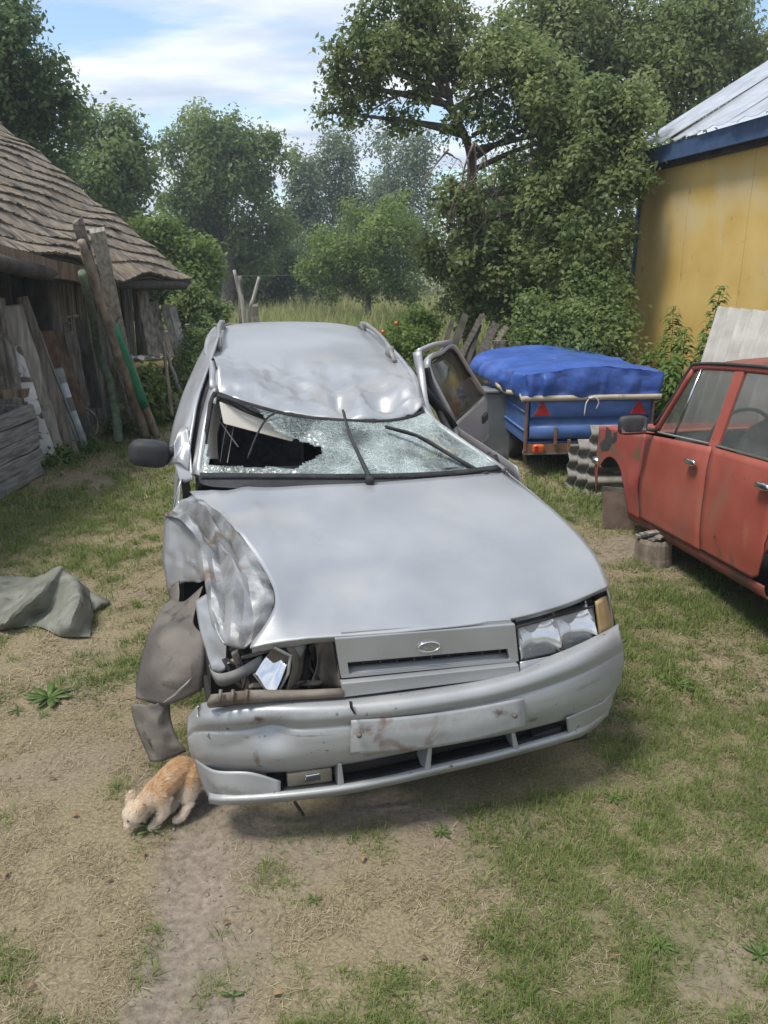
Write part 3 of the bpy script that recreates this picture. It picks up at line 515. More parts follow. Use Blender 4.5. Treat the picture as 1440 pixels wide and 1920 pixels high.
pmat('paint_scrape', (.55, .46, .10), (.42, .36, .12), 30, .6)
# shattered windscreen: laminated glass full of fine cracks
gmx = bpy.data.materials.new('shattered_glass'); gmx.use_nodes = True; t = gmx.node_tree; b = t.nodes['Principled BSDF']; n_ = t.nodes.new; k_ = t.links.new
gt = n_('ShaderNodeTexCoord')
def vor(sc, feat='DISTANCE_TO_EDGE'):
    q = n_('ShaderNodeTexVoronoi'); q.feature = feat; q.inputs['Scale'].default_value = sc
    nz = n_('ShaderNodeTexNoise'); nz.inputs['Scale'].default_value = 9; nz.inputs['Detail'].default_value = 3; k_(gt.outputs['Object'], nz.inputs['Vector'])
    mm = n_('ShaderNodeMix'); mm.data_type = 'VECTOR'; mm.inputs[0].default_value = .08; k_(gt.outputs['Object'], mm.inputs[4]); k_(nz.outputs[1], mm.inputs[5]); k_(mm.outputs[1], q.inputs['Vector']); return q.outputs[0]
def rmp(src, a, b_, ca, cb):
    r = n_('ShaderNodeMapRange'); r.inputs[1].default_value = a; r.inputs[2].default_value = b_; r.inputs[3].default_value = ca; r.inputs[4].default_value = cb; k_(src, r.inputs[0]); return r.outputs[0]
def mth(op, a, b_):
    q = n_('ShaderNodeMath'); q.operation = op
    for i, z in enumerate((a, b_)):
        if isinstance(z, float): q.inputs[i].default_value = z
        else: k_(z, q.inputs[i])
    return q.outputs[0]
ck = mth('MAXIMUM', rmp(vor(130), .0, .09, .8, 0), mth('MAXIMUM', rmp(vor(46), 0, .035, .9, 0), rmp(vor(9), 0, .012, 1., 0)))
nz = n_('ShaderNodeTexNoise'); nz.inputs['Scale'].default_value = 5.5; nz.inputs['Detail'].default_value = 7; k_(gt.outputs['Object'], nz.inputs['Vector'])
hz_ = rmp(nz.outputs[0], .38, .64, .04, .52)
al = mth('MINIMUM', mth('ADD', hz_, mth('MULTIPLY', ck, .50)), .95); k_(al, b.inputs['Alpha'])
cr3 = n_('ShaderNodeValToRGB'); cr3.color_ramp.elements[0].color = (.11, .15, .145, 1); cr3.color_ramp.elements[1].color = (.60, .68, .66, 1); k_(mth('ADD', mth('MULTIPLY', ck, .45), mth('MULTIPLY', nz.outputs[0], .75)), cr3.inputs[0]); k_(cr3.outputs[0], b.inputs['Base Color'])
b.inputs['Roughness'].default_value = .22; bm_ = n_('ShaderNodeBump'); bm_.inputs['Strength'].default_value = .55; bm_.inputs['Distance'].default_value = .008; k_(vor(48, 'F1'), bm_.inputs['Height']); k_(bm_.outputs[0], b.inputs['Normal']); MT['shattered_glass'] = gmx

car = empty('estate_car', (SX, SY, 0), SYAW); tag(car, 'wrecked silver estate car with crushed roof and torn front corner', 'car')
def ridg(G, amp, sc, seed=0):
    q = vn3(G*sc+seed); q2 = vn3(G*sc*2.3+seed+5); return amp*((1-np.abs(2*q-1))-.6)+amp*.45*((1-np.abs(2*q2-1))-.6)
def dist_edge(G):     # 0 at the rim of the grid, 1 inside
    a, b_ = G.shape[:2]; i = np.minimum(np.arange(a), np.arange(a)[::-1])/(a/2); j = np.minimum(np.arange(b_), np.arange(b_)[::-1])/(b_/2); return np.clip(np.minimum(i[:, None], j[None, :])*3, 0, 1)
# hood
Lh = Sl([(472, 1206, .125), (516, 1132, .245), (490, 1060, .455), (432, 986, .715), (356, 922, 1.09)])
uc = [.105, .27, .52, .80, 1.045]; zc = [.742, .800, .872, .932, .978]
Rh = [(.745, .29, .752), (.755, .43, .815), (.735, .63, .876), (.70, .92, .925), (.655, 1.185, .952)]
Gh = []
for r in range(5):
    row = []
    for j in range(9):
        v = Lh[r][0]+(Rh[r][0]-Lh[r][0])*j/8
        if v > 0: f = v/Rh[r][0]; u = uc[r]+(Rh[r][1]-uc[r])*f**2.2; z = zc[r]+(Rh[r][2]-zc[r])*f**3
        else: f = v/Lh[r][0]; u = uc[r]+(Lh[r][1]-uc[r])*f**2; z = zc[r]+(Lh[r][2]-zc[r])*f**5-.012*math.exp(-((f-.6)/.25)**2)*(r in (1, 2, 3))
        row.append((v, u, z))
    if r == 0: Gh.append([(x*1.0, y+.012, z-.035) for x, y, z in row]); Gh.append([(x, y-.004, z-.012) for x, y, z in row])
    Gh.append(row)
def hoodfn(G):
    e = np.clip((-.05-G[..., 0])/.5, 0, 1); G = G.copy(); G[..., 2] += ridg(G, .020, 5.)*e**1.5+(vn3(G*3.1)-.5)*.012+(vn3(G*9.1+3)-.5)*.003; return G
hood = patch('hood', Gh, 'silver_paint', car, 8, 8, .006, hoodfn)
# crumpled wing folded over the left edge
Gc = [Sl(r) for r in ([(474, 1204, .135), (458, 1216, .125), (432, 1214, .13), (412, 1196, .17), (398, 1170, .23)],
     [(518, 1132, .25), (476, 1140, .235), (440, 1120, .29), (408, 1120, .33), (384, 1094, .40)],
     [(493, 1061, .462), (452, 1068, .44), (425, 1040, .53), (395, 1045, .57), (373, 1018, .64)],
     [(434, 985, .722), (418, 998, .70), (385, 975, .82), (362, 985, .84), (334, 972, .92)],
     [(366, 926, 1.085), (350, 934, 1.05), (340, 938, 1.04), (325, 955, 1.06), (311, 968, 1.11)])]
def crum(amp, sc, seed, ani=1.):
    def f(G):
        e = dist_edge(G)*.75+.25; G = G.copy(); q = ridg(G*np.array([1, ani, ani]), amp, sc, seed); G[..., 2] += q*e; G[..., 1] -= q*e*.6; G[..., 0] += ridg(G, amp*.5, sc*1.3, seed+9)*e; return G
    return f
Gx = tens(Gc, 3, 2); e = dist_edge(Gx)[..., None]; rw = np.random.default_rng(5)
Gx = Gx+(rw.normal(size=Gx.shape)*np.array([.006, .009, .011])+(np.resize([0, .024, -.012, .006, .030, -.016, .012, .022, -.012, 0, .016, -.010, 0], Gx.shape[1])[None, :, None]*np.array([.1, -.35, 1.])*(.4+1.2*rw.random(Gx.shape[0]))[:, None, None]))*np.clip(e+.15, 0, 1)
a_, b2 = Gx.shape[:2]; fine = []
for i in range(a_*4-3):
    row = []
    for j in range(b2*4-3):
        i0, j0 = min(i//4, a_-2), min(j//4, b2-2); fu, fv = (i-i0*4)/4, (j-j0*4)/4; fu, fv = fu*.75+.25*fu*fu*(3-2*fu), fv*.75+.25*fv*fv*(3-2*fv); row.append((Gx[i0, j0]*(1-fu)+Gx[i0+1, j0]*fu)*(1-fv)+(Gx[i0, j0+1]*(1-fu)+Gx[i0+1, j0+1]*fu)*fv)
    fine.append(row)
fine = np.array(fine); fine[..., 2] += (vn3(fine*26)-.5)*.008
sharpen(MB().grid(fine).build('crumpled_wing', 'crumpled_metal', car, True, .004), .22)
Gt = [Sl(r) for r in ([(366, 1128, .47), (392, 1112, .45), (420, 1112, .40)], [(374, 1178, .42), (394, 1172, .40), (416, 1160, .38)], [(388, 1226, .37), (404, 1222, .36), (424, 1206, .34)], [(398, 1258, .34), (410, 1262, .335), (422, 1256, .32)])]
patch('torn_wing_strip', Gt, 'silver_paint', car, 7, 7, .004, crum(.012, 12, 4.))
patch('bent_bracket', [Sl(r) for r in ([(392, 1246, .33), (398, 1258, .32), (415, 1263, .29), (445, 1254, .25), (488, 1230, .20), (494, 1236, .24)], [(398, 1268, .33), (408, 1283, .31), (422, 1286, .29), (450, 1276, .25), (490, 1252, .20), (497, 1256, .24)])], 'grey_strip', car, 1, 6, .004)
Gf = [Sl(r) for r in ([(311, 964, 1.12), (348, 982, .97), (372, 1020, .82), (387, 1046, .73)], [(306, 1010, 1.10), (340, 1020, .95), (365, 1050, .84), (389, 1062, .73)], [(305, 1050, 1.06), (338, 1062, .94), (368, 1072, .82), (390, 1076, .72)], [(316, 1112, .98), (345, 1092, .90), (370, 1092, .82), (391, 1084, .73)])]
sharpen(patch('front_wing', Gf, 'silver_paint', car, 6, 6, .004, crum(.04, 9, 8.)), .4)
# torn wheel arch liner
Gl = [Sl(r) for r in ([(318, 1120, .92), (345, 1128, .80), (380, 1100, .72)], [(292, 1160, .78), (325, 1160, .66), (362, 1165, .58)], [(270, 1215, .66), (310, 1205, .52), (382, 1195, .46)], [(258, 1270, .58), (312, 1262, .44), (382, 1245, .40)], [(256, 1310, .56), (310, 1322, .44), (378, 1296, .40)])]
sharpen(patch('wheel_arch_liner', Gl, 'liner_plastic', car, 8, 8, .004, crum(.032, 7, 1.)), .45)
MB().slab(Sl([(306, 1318, .425), (330, 1298, .40), (358, 1272, .385), (352, 1281, .385), (328, 1304, .40)]), (0, .004, 0)).build('liner_tear', 'grey_strip', car)
Gl = [Sl(r) for r in ([(246, 1318, .60), (285, 1322, .47), (318, 1306, .46)], [(252, 1355, .58), (288, 1360, .46), (320, 1340, .46)], [(268, 1395, .55), (296, 1396, .45), (330, 1380, .44)], [(282, 1428, .52), (302, 1428, .46), (348, 1410, .42)])]
sharpen(patch('mud_flap', Gl, 'liner_plastic', car, 7, 7, .004, crum(.032, 8, 3.)), .45)
patch('liner_scrap', [Sl(r) for r in ([(318, 1106, .97), (335, 1090, .92)], [(316, 1140, .9), (336, 1120, .86)], [(312, 1160, .86), (328, 1150, .82)])], 'liner_plastic', car, 5, 5, .004)
# bumper
cols_ = [((353, 1352), (362, 1425), .22), ((392, 1328), (402, 1447), .115), ((520, 1321), (522, 1449), .045), ((650, 1317), (655, 1431), .012), ((800, 1300), (805, 1402), .0), ((940, 1273), (946, 1376), .012), ((1060, 1232), (1064, 1347), .05), ((1130, 1199), (1132, 1316), .13), ((1160, 1180), (1160, 1284), .215)]
fr_ = [-.10, 0, .10, .24, .36, .44, .60, .82, 1.0]; du = [.085, .035, .010, .0, .014, .006, .0, .004, .04]
Gb = []
for f, d in zip(fr_, du):
    Gb.append([S(a[0]+(b[0]-a[0])*f+(0 if 0 < i < 8 else (9 if i == 8 else -4)*math.sin(math.pi*max(f, 0))), a[1]+(b[1]-a[1])*f, u=u+d) for i, (a, b, u) in enumerate(cols_)])
def bumpfn(G):
    G = G.copy(); e = np.clip((-.35-G[..., 0])/.3, 0, 1); G[..., 1] += ridg(G, .014, 6., 3.)*e+(vn3(G*4.)-.5)*.008; G[..., 2] += ridg(G, .010, 7., 6.)*e
    dd = np.exp(-(((G[..., 0]+.52)/.05)**2+((G[..., 2]-.44)/.05)**2)); G[..., 1] += dd*.03; return G
crk = [S(658, 1318, u=.04), S(661, 1338, u=.01)]
def keepb(c_):
    if c_[0] < -.74 and c_[2] > .40 and c_[2] > .455+(-.74-c_[0])*-1.2: return not (-.775 < c_[0] < -.745 and c_[2] > .47)
    return True
patch('bumper', Gb, 'silver_bumper', car, 7, 14, .006, bumpfn, keepb)
MB().slab([S(x, y, u=u) for x, y, u in ((655, 1316, .012), (661, 1317, .012), (662, 1328, -.002), (668, 1340, -.003), (664, 1339, -.003), (657, 1329, -.002))], (0, .006, 0)).build('crack', 'rubber', car)
patch('plate_mount', [Sl(r) for r in ([(658, 1350, .014), (760, 1343, .006), (870, 1329, .006), (982, 1308, .014)], [(657, 1380, .006), (760, 1376, -.008), (872, 1362, -.008), (984, 1336, .006)], [(657, 1414, .004), (760, 1408, -.006), (873, 1390, -.006), (984, 1362, .006)])], 'plate_dirt', car, 5, 5, .006)
for p in ((674, 1380), (966, 1343)): c_ = S(*p, u=-.016); MB().tube([c_+np.array([0, .006, 0]), c_, c_-np.array([0, .005, 0])], [.009, .009, .006], 10).build('bolt', 'dirty_metal', car, True)
RU, BR, GY = (.15, .085, .045), (.10, .065, .042), (.16, .15, .135)
stains_and_shade('silver_bumper', [(S(484, 1352, u=.05), (.028, .05, .016), BR, .95), (S(470, 1362, u=.05), (.075, .06, .014), RU, .6), (S(463, 1392, u=.05), (.02, .05, .009), RU, .8), (S(482, 1425, u=.06), (.012, .05, .04), RU, .7), (S(560, 1382, u=.03), (.12, .06, .004), GY, .8), (S(700, 1420, u=.01), (.05, .06, .02), RU, .5), (S(560, 1340, u=.03), (.16, .08, .012), GY, .35), (S(430, 1480, u=.10), (.12, .12, .03), GY, .5), (S(1000, 1350, u=.03), (.03, .05, .02), BR, .6), (S(1100, 1280, u=.1), (.12, .1, .012), GY, .4)])
stains_and_shade('plate_dirt', [(S(685, 1372, u=-.01), (.05, .05, .025), (.13, .085, .075), .9), (S(940, 1340, u=-.01), (.035, .05, .02), (.09, .06, .055), .9), (S(800, 1358, u=-.01), (.16, .05, .02), (.22, .19, .18), .6), (S(760, 1405, u=-.01), (.05, .05, .02), (.16, .085, .06), .7)])
YE = (.34, .30, .12)
stains_and_shade('silver_paint', [(S(575, 735, u=1.7), (.012, .04, .03), YE, .5), (S(655, 745, u=1.7), (.014, .05, .03), YE, .55), (S(545, 690, u=2.0), (.010, .02, .02), (.16, .10, .06), .8), (S(640, 1140, u=.2), (.10, .10, .05), (.40, .40, .39), .5), (S(850, 1010, u=.5), (.22, .2, .1), (.42, .42, .415), .45), (S(600, 990, u=.6), (.05, .1, .06), (.22, .21, .20), .5), (S(415, 985, u=.8), (.06, .1, .06), (.12, .115, .11), .8), (S(318, 972, u=1.1), (.03, .05, .02), BR, .9), (S(330, 1100, u=.95), (.04, .06, .02), BR, .8), (S(690, 1150, u=.2), (.02, .02, .01), (.2, .18, .16), .6)])  # scrapes, rust, paler patches; dark scuff by the crumple doubles as its shadow
# lower valance with slots
lip = [(392, 1500, .14), (428, 1503, .09), (530, 1497, .05), (640, 1484, .03), (730, 1467, .03), (803, 1450, .035), (900, 1428, .04), (967, 1411, .06), (1065, 1383, .10), (1105, 1366, .15), (1140, 1335, .23)]
patch('lower_lip', [[S(x, y-13, u=u+.004) for x, y, u in lip], [S(x, y-5, u=u-.01) for x, y, u in lip], [S(x, y, u=u-.006) for x, y, u in lip], [S(x, y+5, u=u+.03) for x, y, u in lip]], 'silver_bumper', car, 4, 6, .006)
patch('valance_shelf', [[S(x, y-13, u=u+.004) for x, y, u in lip[2:9]], [S(x, y-32, u=u+.10) for x, y, u in lip[2:9]]], 'black_plastic', car, 3, 5, .004)
patch('slot_backing', [[S(x, 1440+(x-520)*-.165, u=.155) for x in (500, 640, 800, 960, 1100)], [S(x, 1500+(x-520)*-.2, u=.155) for x in (500, 640, 800, 960, 1100)]], 'interior_dark', car, 2, 4, .004)  # dark sheet in place of the shade deep in the slots
patch('lower_corner_panel', [Sl(r) for r in ([(364, 1420, .235), (402, 1444, .125), (470, 1448, .075), (526, 1464, .065)], [(376, 1462, .22), (410, 1476, .11), (470, 1480, .07), (526, 1483, .055)], [(390, 1492, .18), (428, 1498, .10), (475, 1497, .07), (527, 1492, .055)])], 'silver_bumper', car, 6, 6, .006)
patch('lower_corner_panel', [Sl(r) for r in ([(1062, 1346, .06), (1098, 1330, .11), (1132, 1314, .15), (1158, 1284, .23)], [(1064, 1364, .08), (1100, 1350, .13), (1136, 1325, .18), (1150, 1302, .25)], [(1066, 1380, .10), (1104, 1364, .155), (1138, 1336, .23), (1146, 1320, .27)])], 'silver_bumper', car, 6, 6, .006)
for (xa, ya, xb, yb, u) in ((637, 1432, 640, 1482, .035), (807, 1400, 800, 1450, .03), (962, 1372, 968, 1410, .055)):
    p, q = S(xa, ya, u=u), S(xb, yb, u=u); MB().hexa([q+np.array(d) for d in ((-.012, -.008, 0), (.012, -.008, 0), (.014, .09, .02), (-.014, .09, .02))]+[p+np.array(d) for d in ((-.007, .0, 0), (.007, .0, 0), (.01, .09, 0), (-.01, .09, 0))]).build('slot_rib', 'silver_bumper', car, bevel=.004)
p = [S(538, 1452, u=.085), S(622, 1440, u=.075), S(625, 1478, u=.075), S(540, 1490, u=.085)]
MB().slab(p, (0, .05, 0)).build('fog_lamp', 'fog_amber', car, bevel=.004)
c_ = S(586, 1458, u=.078); MB().slab([c_+np.array(q) for q in ((-.03, -.004, -.012), (.028, -.004, -.010), (.024, -.004, .016), (-.022, -.004, .014))], (0, .01, 0)).build('fog_reflector', 'reflector', car, bevel=.003)
MB().slab([S(1000, 1380, u=.10), S(1052, 1362, u=.11), S(1054, 1378, u=.11), S(1002, 1398, u=.10)], (0, .04, 0)).build('fog_lamp', 'black_plastic', car, bevel=.003)
# grille panel with slot, strip and badge
def ring(out, inn, off, name, m):
    b = MB(); o = Vector(off); P = [Vector(p) for p in out+inn]; b.add(P+[p+o for p in P], []); n = 4
    for i in range(4):
        j = (i+1) % 4; b.f += [(i, j, 4+j, 4+i), (8+i, 12+i, 12+j, 8+j), (i, 8+i, 8+j, j), (4+i, 4+j, 12+j, 12+i)]
    return b.build(name, m, car, False, 0, .003)
gr = ring(Sl([(628, 1197), (966, 1170), (973, 1240), (640, 1272)], .085), Sl([(652, 1243), (952, 1217), (956, 1236), (655, 1264)], .085), (0, .022, -.003), 'grille_panel', 'silver_paint')
patch('grille_shelf', [Sl([(652, 1249, .118), (800, 1236, .118), (955, 1222, .118)]), Sl([(655, 1265, .090), (800, 1252, .090), (956, 1237, .090)])], 'silver_paint', car, 3, 3, .003)
for i in range(9): q = S(680+i*32, 1240-i*2.8, u=.10); MB().beam(q+np.array([0, 0, -.010]), q+np.array([0, 0, .010]), (.002, 0, 0), (0, .008, 0)).build('grille_fin', 'black_plastic', gr)
MB().slab(Sl([(640, 1282), (973, 1247), (974, 1267), (644, 1308)], .062), (0, .03, 0)).build('grille_strip', 'silver_paint', car, bevel=.003)
MB().slab(Sl([(622, 1190), (967, 1162), (1000, 1262), (640, 1315)], .13), (0, .01, 0)).build('grille_backing', 'interior_dark', car)  # dark sheet standing for the shaded depth behind the grille
MB().slab(Sl([(640, 1186), (958, 1162), (960, 1169), (640, 1193)], .10), (0, .01, 0)).build('slam_strip', 'silver_paint', car)
bc = S(805, 1213, u=.081); b = MB(); ring_ = [bc+np.array([.037*math.cos(a), 0, .0175*math.sin(a)]) for a in np.linspace(0, 2*math.pi, 33)]
b.tube(ring_, .0032, 6, False); bd = b.build('badge', 'chrome', car, True)
b = MB(); b.slab([bc+np.array([.035*math.cos(a), .0, .0165*math.sin(a)]) for a in np.linspace(0, 2*math.pi, 28, False)], (0, .004, 0)); b.build('badge_field', 'grey_strip', bd)
b = MB()
for l in ([(-.006, -.008), (-.006, .012), (-.002, .012), (-.002, -.008)], [(-.002, .012), (.013, .001), (.013, -.003), (-.002, .006)], [(-.018, -.003), (-.012, -.012), (.013, -.012), (.019, -.006), (.011, -.0085), (-.009, -.0085)]): b.slab([bc+np.array([x, -.003, z]) for x, z in l], (0, .003, 0))
b.build('badge_boat', 'chrome', bd)
# right headlight
hl = MB().slab([S(962, 1170, u=.17), S(1114, 1128, u=.29), S(1122, 1212, u=.29), S(972, 1246, u=.16)], (0, .08, 0)).build('headlight', 'black_plastic', car)
fr = [S(968, 1176, u=.108), S(1111, 1137, u=.228), S(1118, 1205, u=.222), S(976, 1239, u=.102)]
Gq = np.array([[fr[0]*(1-a)+fr[1]*a for a in (0, .25, .5, .75, 1)], [(fr[0]+fr[3])/2*(1-a)+(fr[1]+fr[2])/2*a+np.array([0, -.008, 0]) for a in (0, .25, .5, .75, 1)], [fr[3]*(1-a)+fr[2]*a for a in (0, .25, .5, .75, 1)]])
patch('lens', Gq, 'lamp_glass', hl, 4, 4, .004)
bk = Gq+np.array([0, .05, 0]); patch('reflector', bk, 'lamp_bowl', hl, 6, 8, .002, lambda G: G+np.stack([G[..., 0]*0, (G[..., 2]-G[..., 2].mean())*.55+.034*np.cos((np.arange(G.shape[1])/(G.shape[1]-1)*2 % 1-.5)*5)[None, :]*np.ones(G.shape[0])[:, None]-.02*np.sin(np.linspace(0, math.pi, G.shape[0]))[:, None], G[..., 0]*0], -1))
b = MB(); b.tube([(fr[0]+fr[1])/2+np.array([.0, .012, 0]), (fr[2]+fr[3])/2+np.array([0, .012, 0])], .005, 6); b.build('divider', 'grey_strip', hl)
b = MB(); q = fr+[fr[0]]; b.tube(q, .005, 6); b.build('lens_rim', 'rubber', hl)
am = patch('indicator_lamp', [Sl([(1117, 1128, .235), (1128, 1120, .27), (1139, 1116, .34)]), Sl([(1121, 1168, .232), (1136, 1158, .27), (1148, 1148, .35)]), Sl([(1125, 1204, .225), (1140, 1194, .27), (1151, 1181, .35)])], 'amber_lens', car, 5, 5, .01)
MB().slab(Sl([(1118, 1122, .30), (1140, 1104, .33), (1158, 1190, .34), (1120, 1212, .28)]), (0, .06, 0)).build('lamp_backing', 'black_plastic', car)
patch('lamp_trim', [Sl([(975, 1241, .085), (1050, 1226, .135), (1122, 1207, .20), (1157, 1184, .30)]), Sl([(975, 1254, .075), (1050, 1240, .125), (1124, 1219, .19), (1160, 1196, .30)]), Sl([(975, 1266, .08), (1050, 1252, .13), (1124, 1231, .20), (1158, 1208, .31)])], 'silver_paint', car, 5, 6, .006)
# open engine bay on the torn side
MB().slab(Sl([(345, 1075), (470, 1070), (470, 1290), (345, 1290)], .98), (0, .01, 0)).build('bulkhead', 'interior_dark', car)
MB().slab(Sl([(395, 1170), (640, 1160), (660, 1330), (395, 1345)], .50), (0, .01, 0)).build('engine_bay_backing', 'interior_dark', car)  # dark sheet standing in for the unlit depth of the engine bay
patch('lamp_beam', [Sl([(396, 1302, .10), (470, 1294, .09), (560, 1294, .08), (644, 1290, .07)]), Sl([(388, 1318, .09), (470, 1312, .075), (560, 1308, .065), (646, 1302, .06)]), Sl([(392, 1326, .12), (470, 1320, .11), (560, 1314, .10), (646, 1310, .09)])], 'dirty_metal', car, 4, 5, .006)
for x in (414, 437, 463): p = S(x, 1293, u=.085); q = S(x-2, 1319, u=.07); MB().tube([p, (p+q)/2+np.array([0, -.006, .004]), q], .006, 6).build('beam_rib', 'dirty_metal', car, True)
b = MB(); b.hexa([S(x, y, u=u) for x, y, u in ((604, 1290, .20), (634, 1288, .20), (630, 1286, .28), (606, 1288, .28), (598, 1195, .20), (626, 1192, .20), (622, 1192, .28), (600, 1195, .28))]); b.build('radiator_support', 'dirty_metal', car, bevel=.004)
patch('support_sheet', [Sl([(588, 1200, .19), (612, 1196, .15), (630, 1200, .14)]), Sl([(594, 1245, .17), (606, 1240, .20), (634, 1250, .13)]), Sl([(576, 1292, .16), (606, 1286, .18), (640, 1290, .11)])], 'dirty_metal', car, 5, 5, .003, crum(.02, 16, 3.))
b = MB(); b.tube(crv(Sl([(560, 1200, .25), (575, 1240, .23), (570, 1290, .2)]), 4), .022, 8); b.build('hose', 'rubber', car, True)
b = MB(); b.tube(crv(Sl([(430, 1215, .35), (470, 1230, .34), (500, 1225, .33), (540, 1205, .32)]), 4), .013, 6); b.tube(crv(Sl([(420, 1235, .33), (455, 1290, .3), (520, 1300, .26)]), 4), .01, 6); b.build('wiring', 'rubber', car, True)
patch('radiator_core', [Sl([(470, 1215, .40), (560, 1205, .40), (625, 1200, .40)]), Sl([(470, 1300, .36), (560, 1295, .36), (630, 1290, .36)])], 'black_plastic', car, 3, 3, .02)
for (x0, y0, x1, y1, u, wd2) in ((440, 1222, 470, 1300, .30, .012), (585, 1205, 580, 1292, .24, .010), (548, 1210, 560, 1292, .28, .008), (470, 1285, 600, 1280, .18, .008), (430, 1240, 520, 1215, .32, .010)):
    p_, q_ = S(x0, y0, u=u), S(x1, y1, u=u-.02); MB().beam(p_, q_, (wd2, 0, wd2*.5), (0, .006, .003)).build('bracket', 'dirty_metal', car, bevel=.002)
for l in ([(500, 1300, .16), (520, 1285, .14), (545, 1292, .13), (575, 1278, .15)], [(455, 1290, .2), (462, 1262, .24), (450, 1235, .28)], [(592, 1215, .2), (580, 1245, .18), (598, 1275, .17)], [(415, 1225, .36), (440, 1245, .3), (470, 1240, .26)]):
    MB().tube(crv(Sl(l), 4), .005, 5).build('wire', 'rubber', car, True)
patch('foil_shard', [Sl([(486, 1292, .13), (500, 1300, .12)]), Sl([(492, 1308, .11), (508, 1312, .10)])], 'reflector', car, 3, 3, .002)
# the smashed headlight
dl = MB().slab([S(478, 1262, u=.14), S(512, 1212, u=.13), S(546, 1232, u=.13), S(512, 1312, u=.12)], (.06, .10, .02)).build('broken_headlight', 'dirty_metal', car, bevel=.004)
patch('mirror_bowl', [Sl([(478, 1264, .118), (496, 1234, .134), (512, 1214, .150)]), Sl([(494, 1288, .096), (512, 1262, .116), (528, 1234, .132)]), Sl([(511, 1310, .072), (524, 1282, .090), (538, 1246, .112)])], 'reflector', dl, 5, 5, .003)
b = MB(); b.tube(Sl([(513, 1213, .115), (545, 1230, .115), (540, 1262, .11), (514, 1313, .105), (477, 1263, .13)]), .006, 6); b.build('broken_rim', 'grey_strip', dl)
c_ = S(548, 1222, u=.16); b = MB(); b.tube([c_, c_+np.array([.02, .02, .012]), c_+np.array([.03, .07, .02])], [.034, .03, .012], 14); b.build('bulb_cap', 'grey_strip', dl, True)
patch('bent_plate', [Sl([(535, 1212, .13), (560, 1206, .15), (572, 1222, .2)]), Sl([(548, 1250, .12), (562, 1238, .15), (566, 1258, .2)]), Sl([(530, 1310, .10), (548, 1290, .13), (556, 1300, .18)])], 'dirty_metal', dl, 5, 5, .003, crum(.02, 14, 2.))
b = MB(); b.tube(crv(Sl([(552, 1503, .25), (563, 1520, .22), (575, 1538, .18), (570, 1552, .16)]), 3), .010, 5, True, .5); b.build('hanging_bracket', 'rubber', car)
# cowl, windscreen, wipers
hdr = Sl([(404, 734, 1.66), (470, 757, 1.57), (555, 778, 1.50), (640, 786, 1.47), (715, 788, 1.48), (765, 781, 1.54), (792, 771, 1.60)])
bas = [S(x, y, z=z) for x, y, z in ((374, 896, .975), (470, 896, .985), (570, 896, .99), (670, 896, .99), (770, 894, .985), (860, 889, .978), (938, 879, .968))]
patch('cowl_panel', [[np.array([v, .995+.20*(v/.68)**2+(.03 if v < -.3 else 0), .955]) for v in np.linspace(-.66, .64, 7)], [q+np.array([0, -.02, -.018]) for q in bas], [q+np.array([0, .06, .015]) for q in bas]], 'black_plastic', car, 3, 5, .006)
hole = [(394, 872), (389, 820), (396, 772), (404, 748), (425, 742), (478, 766), (500, 786), (520, 808), (562, 828), (590, 836), (608, 836), (600, 852), (575, 866), (552, 879), (500, 876), (440, 874)]
def inpoly(x, y, P):
    c_ = False; j = len(P)-1
    for i in range(len(P)):
        if (P[i][1] > y) != (P[j][1] > y) and x < (P[j][0]-P[i][0])*(y-P[i][1])/(P[j][1]-P[i][1])+P[i][0]: c_ = not c_
        j = i
    return c_
def toworld(q): return np.array([SX+q[0]*_cs-q[1]*_sn, SY+q[0]*_sn+q[1]*_cs, q[2]])
def pix(P): d = np.asarray(P)-EYE; dz = d[1]*_c-d[2]*_s; return 720+FPX*d[0]/dz, 960-FPX*(d[1]*_s+d[2]*_c)/dz
Gw = []
for k, f in enumerate((0, .2, .4, .6, .8, 1)):
    Gw.append([bas[j]*(1-f)+hdr[j]*f+np.array([0, -.02, .012])*math.sin(math.pi*f)-np.array([0, 0, .03])*math.sin(math.pi*f)*(.2 < j/6 < .9) for j in range(7)])
def glfn(G): G = G.copy(); e = dist_edge(G); G[..., 2] += ((vn3(G*7.)-.5)*.03+(vn3(G*21.)-.5)*.010)*e; return G
patch('windscreen', Gw, 'shattered_glass', car, 9, 14, .003, glfn, lambda q: not inpoly(*pix(toworld(q)), [(x+3*math.sin(x*.7+y), y+3*math.cos(x*.5+y*.9)) for x, y in hole]))
patch('screen_band', [[q+np.array([0, -.006, .004]) for q in bas], [q*(1-.045)+h*.045+np.array([0, -.007, .007]) for q, h in zip(bas, hdr)]], 'rubber', car, 3, 6, .002)
b = MB(); b.tube(crv([q+np.array([0, -.006, -.006]) for q in hdr], 4), .012, 6); b.tube(crv(Sl([(404, 736, 1.64), (396, 755, 1.62), (388, 800, 1.53), (380, 850, 1.43), (374, 897, 1.32)]), 4), .013, 6)
b.tube(crv(Sl([(408, 742, 1.62), (440, 752, 1.56), (480, 772, 1.54), (520, 778, 1.53), (560, 786, 1.5)]), 4), .010, 6); b.tube(crv(Sl([(402, 750, 1.64), (420, 748, 1.6), (455, 768, 1.58), (500, 786, 1.56)]), 4), .009, 6)
b.tube(crv(Sl([(793, 772, 1.6), (812, 800, 1.52), (860, 838, 1.38), (938, 882, 1.19)]), 4), .010, 6); b.build('screen_seal', 'rubber', car, True)
b = MB(); b.slab(Sl([(411, 754, 1.60), (502, 786, 1.56), (553, 819, 1.54), (549, 829, 1.53), (419, 795, 1.56)]), (0, .016, .004)); b.build('sun_visor', 'visor_vinyl', car, bevel=.006)
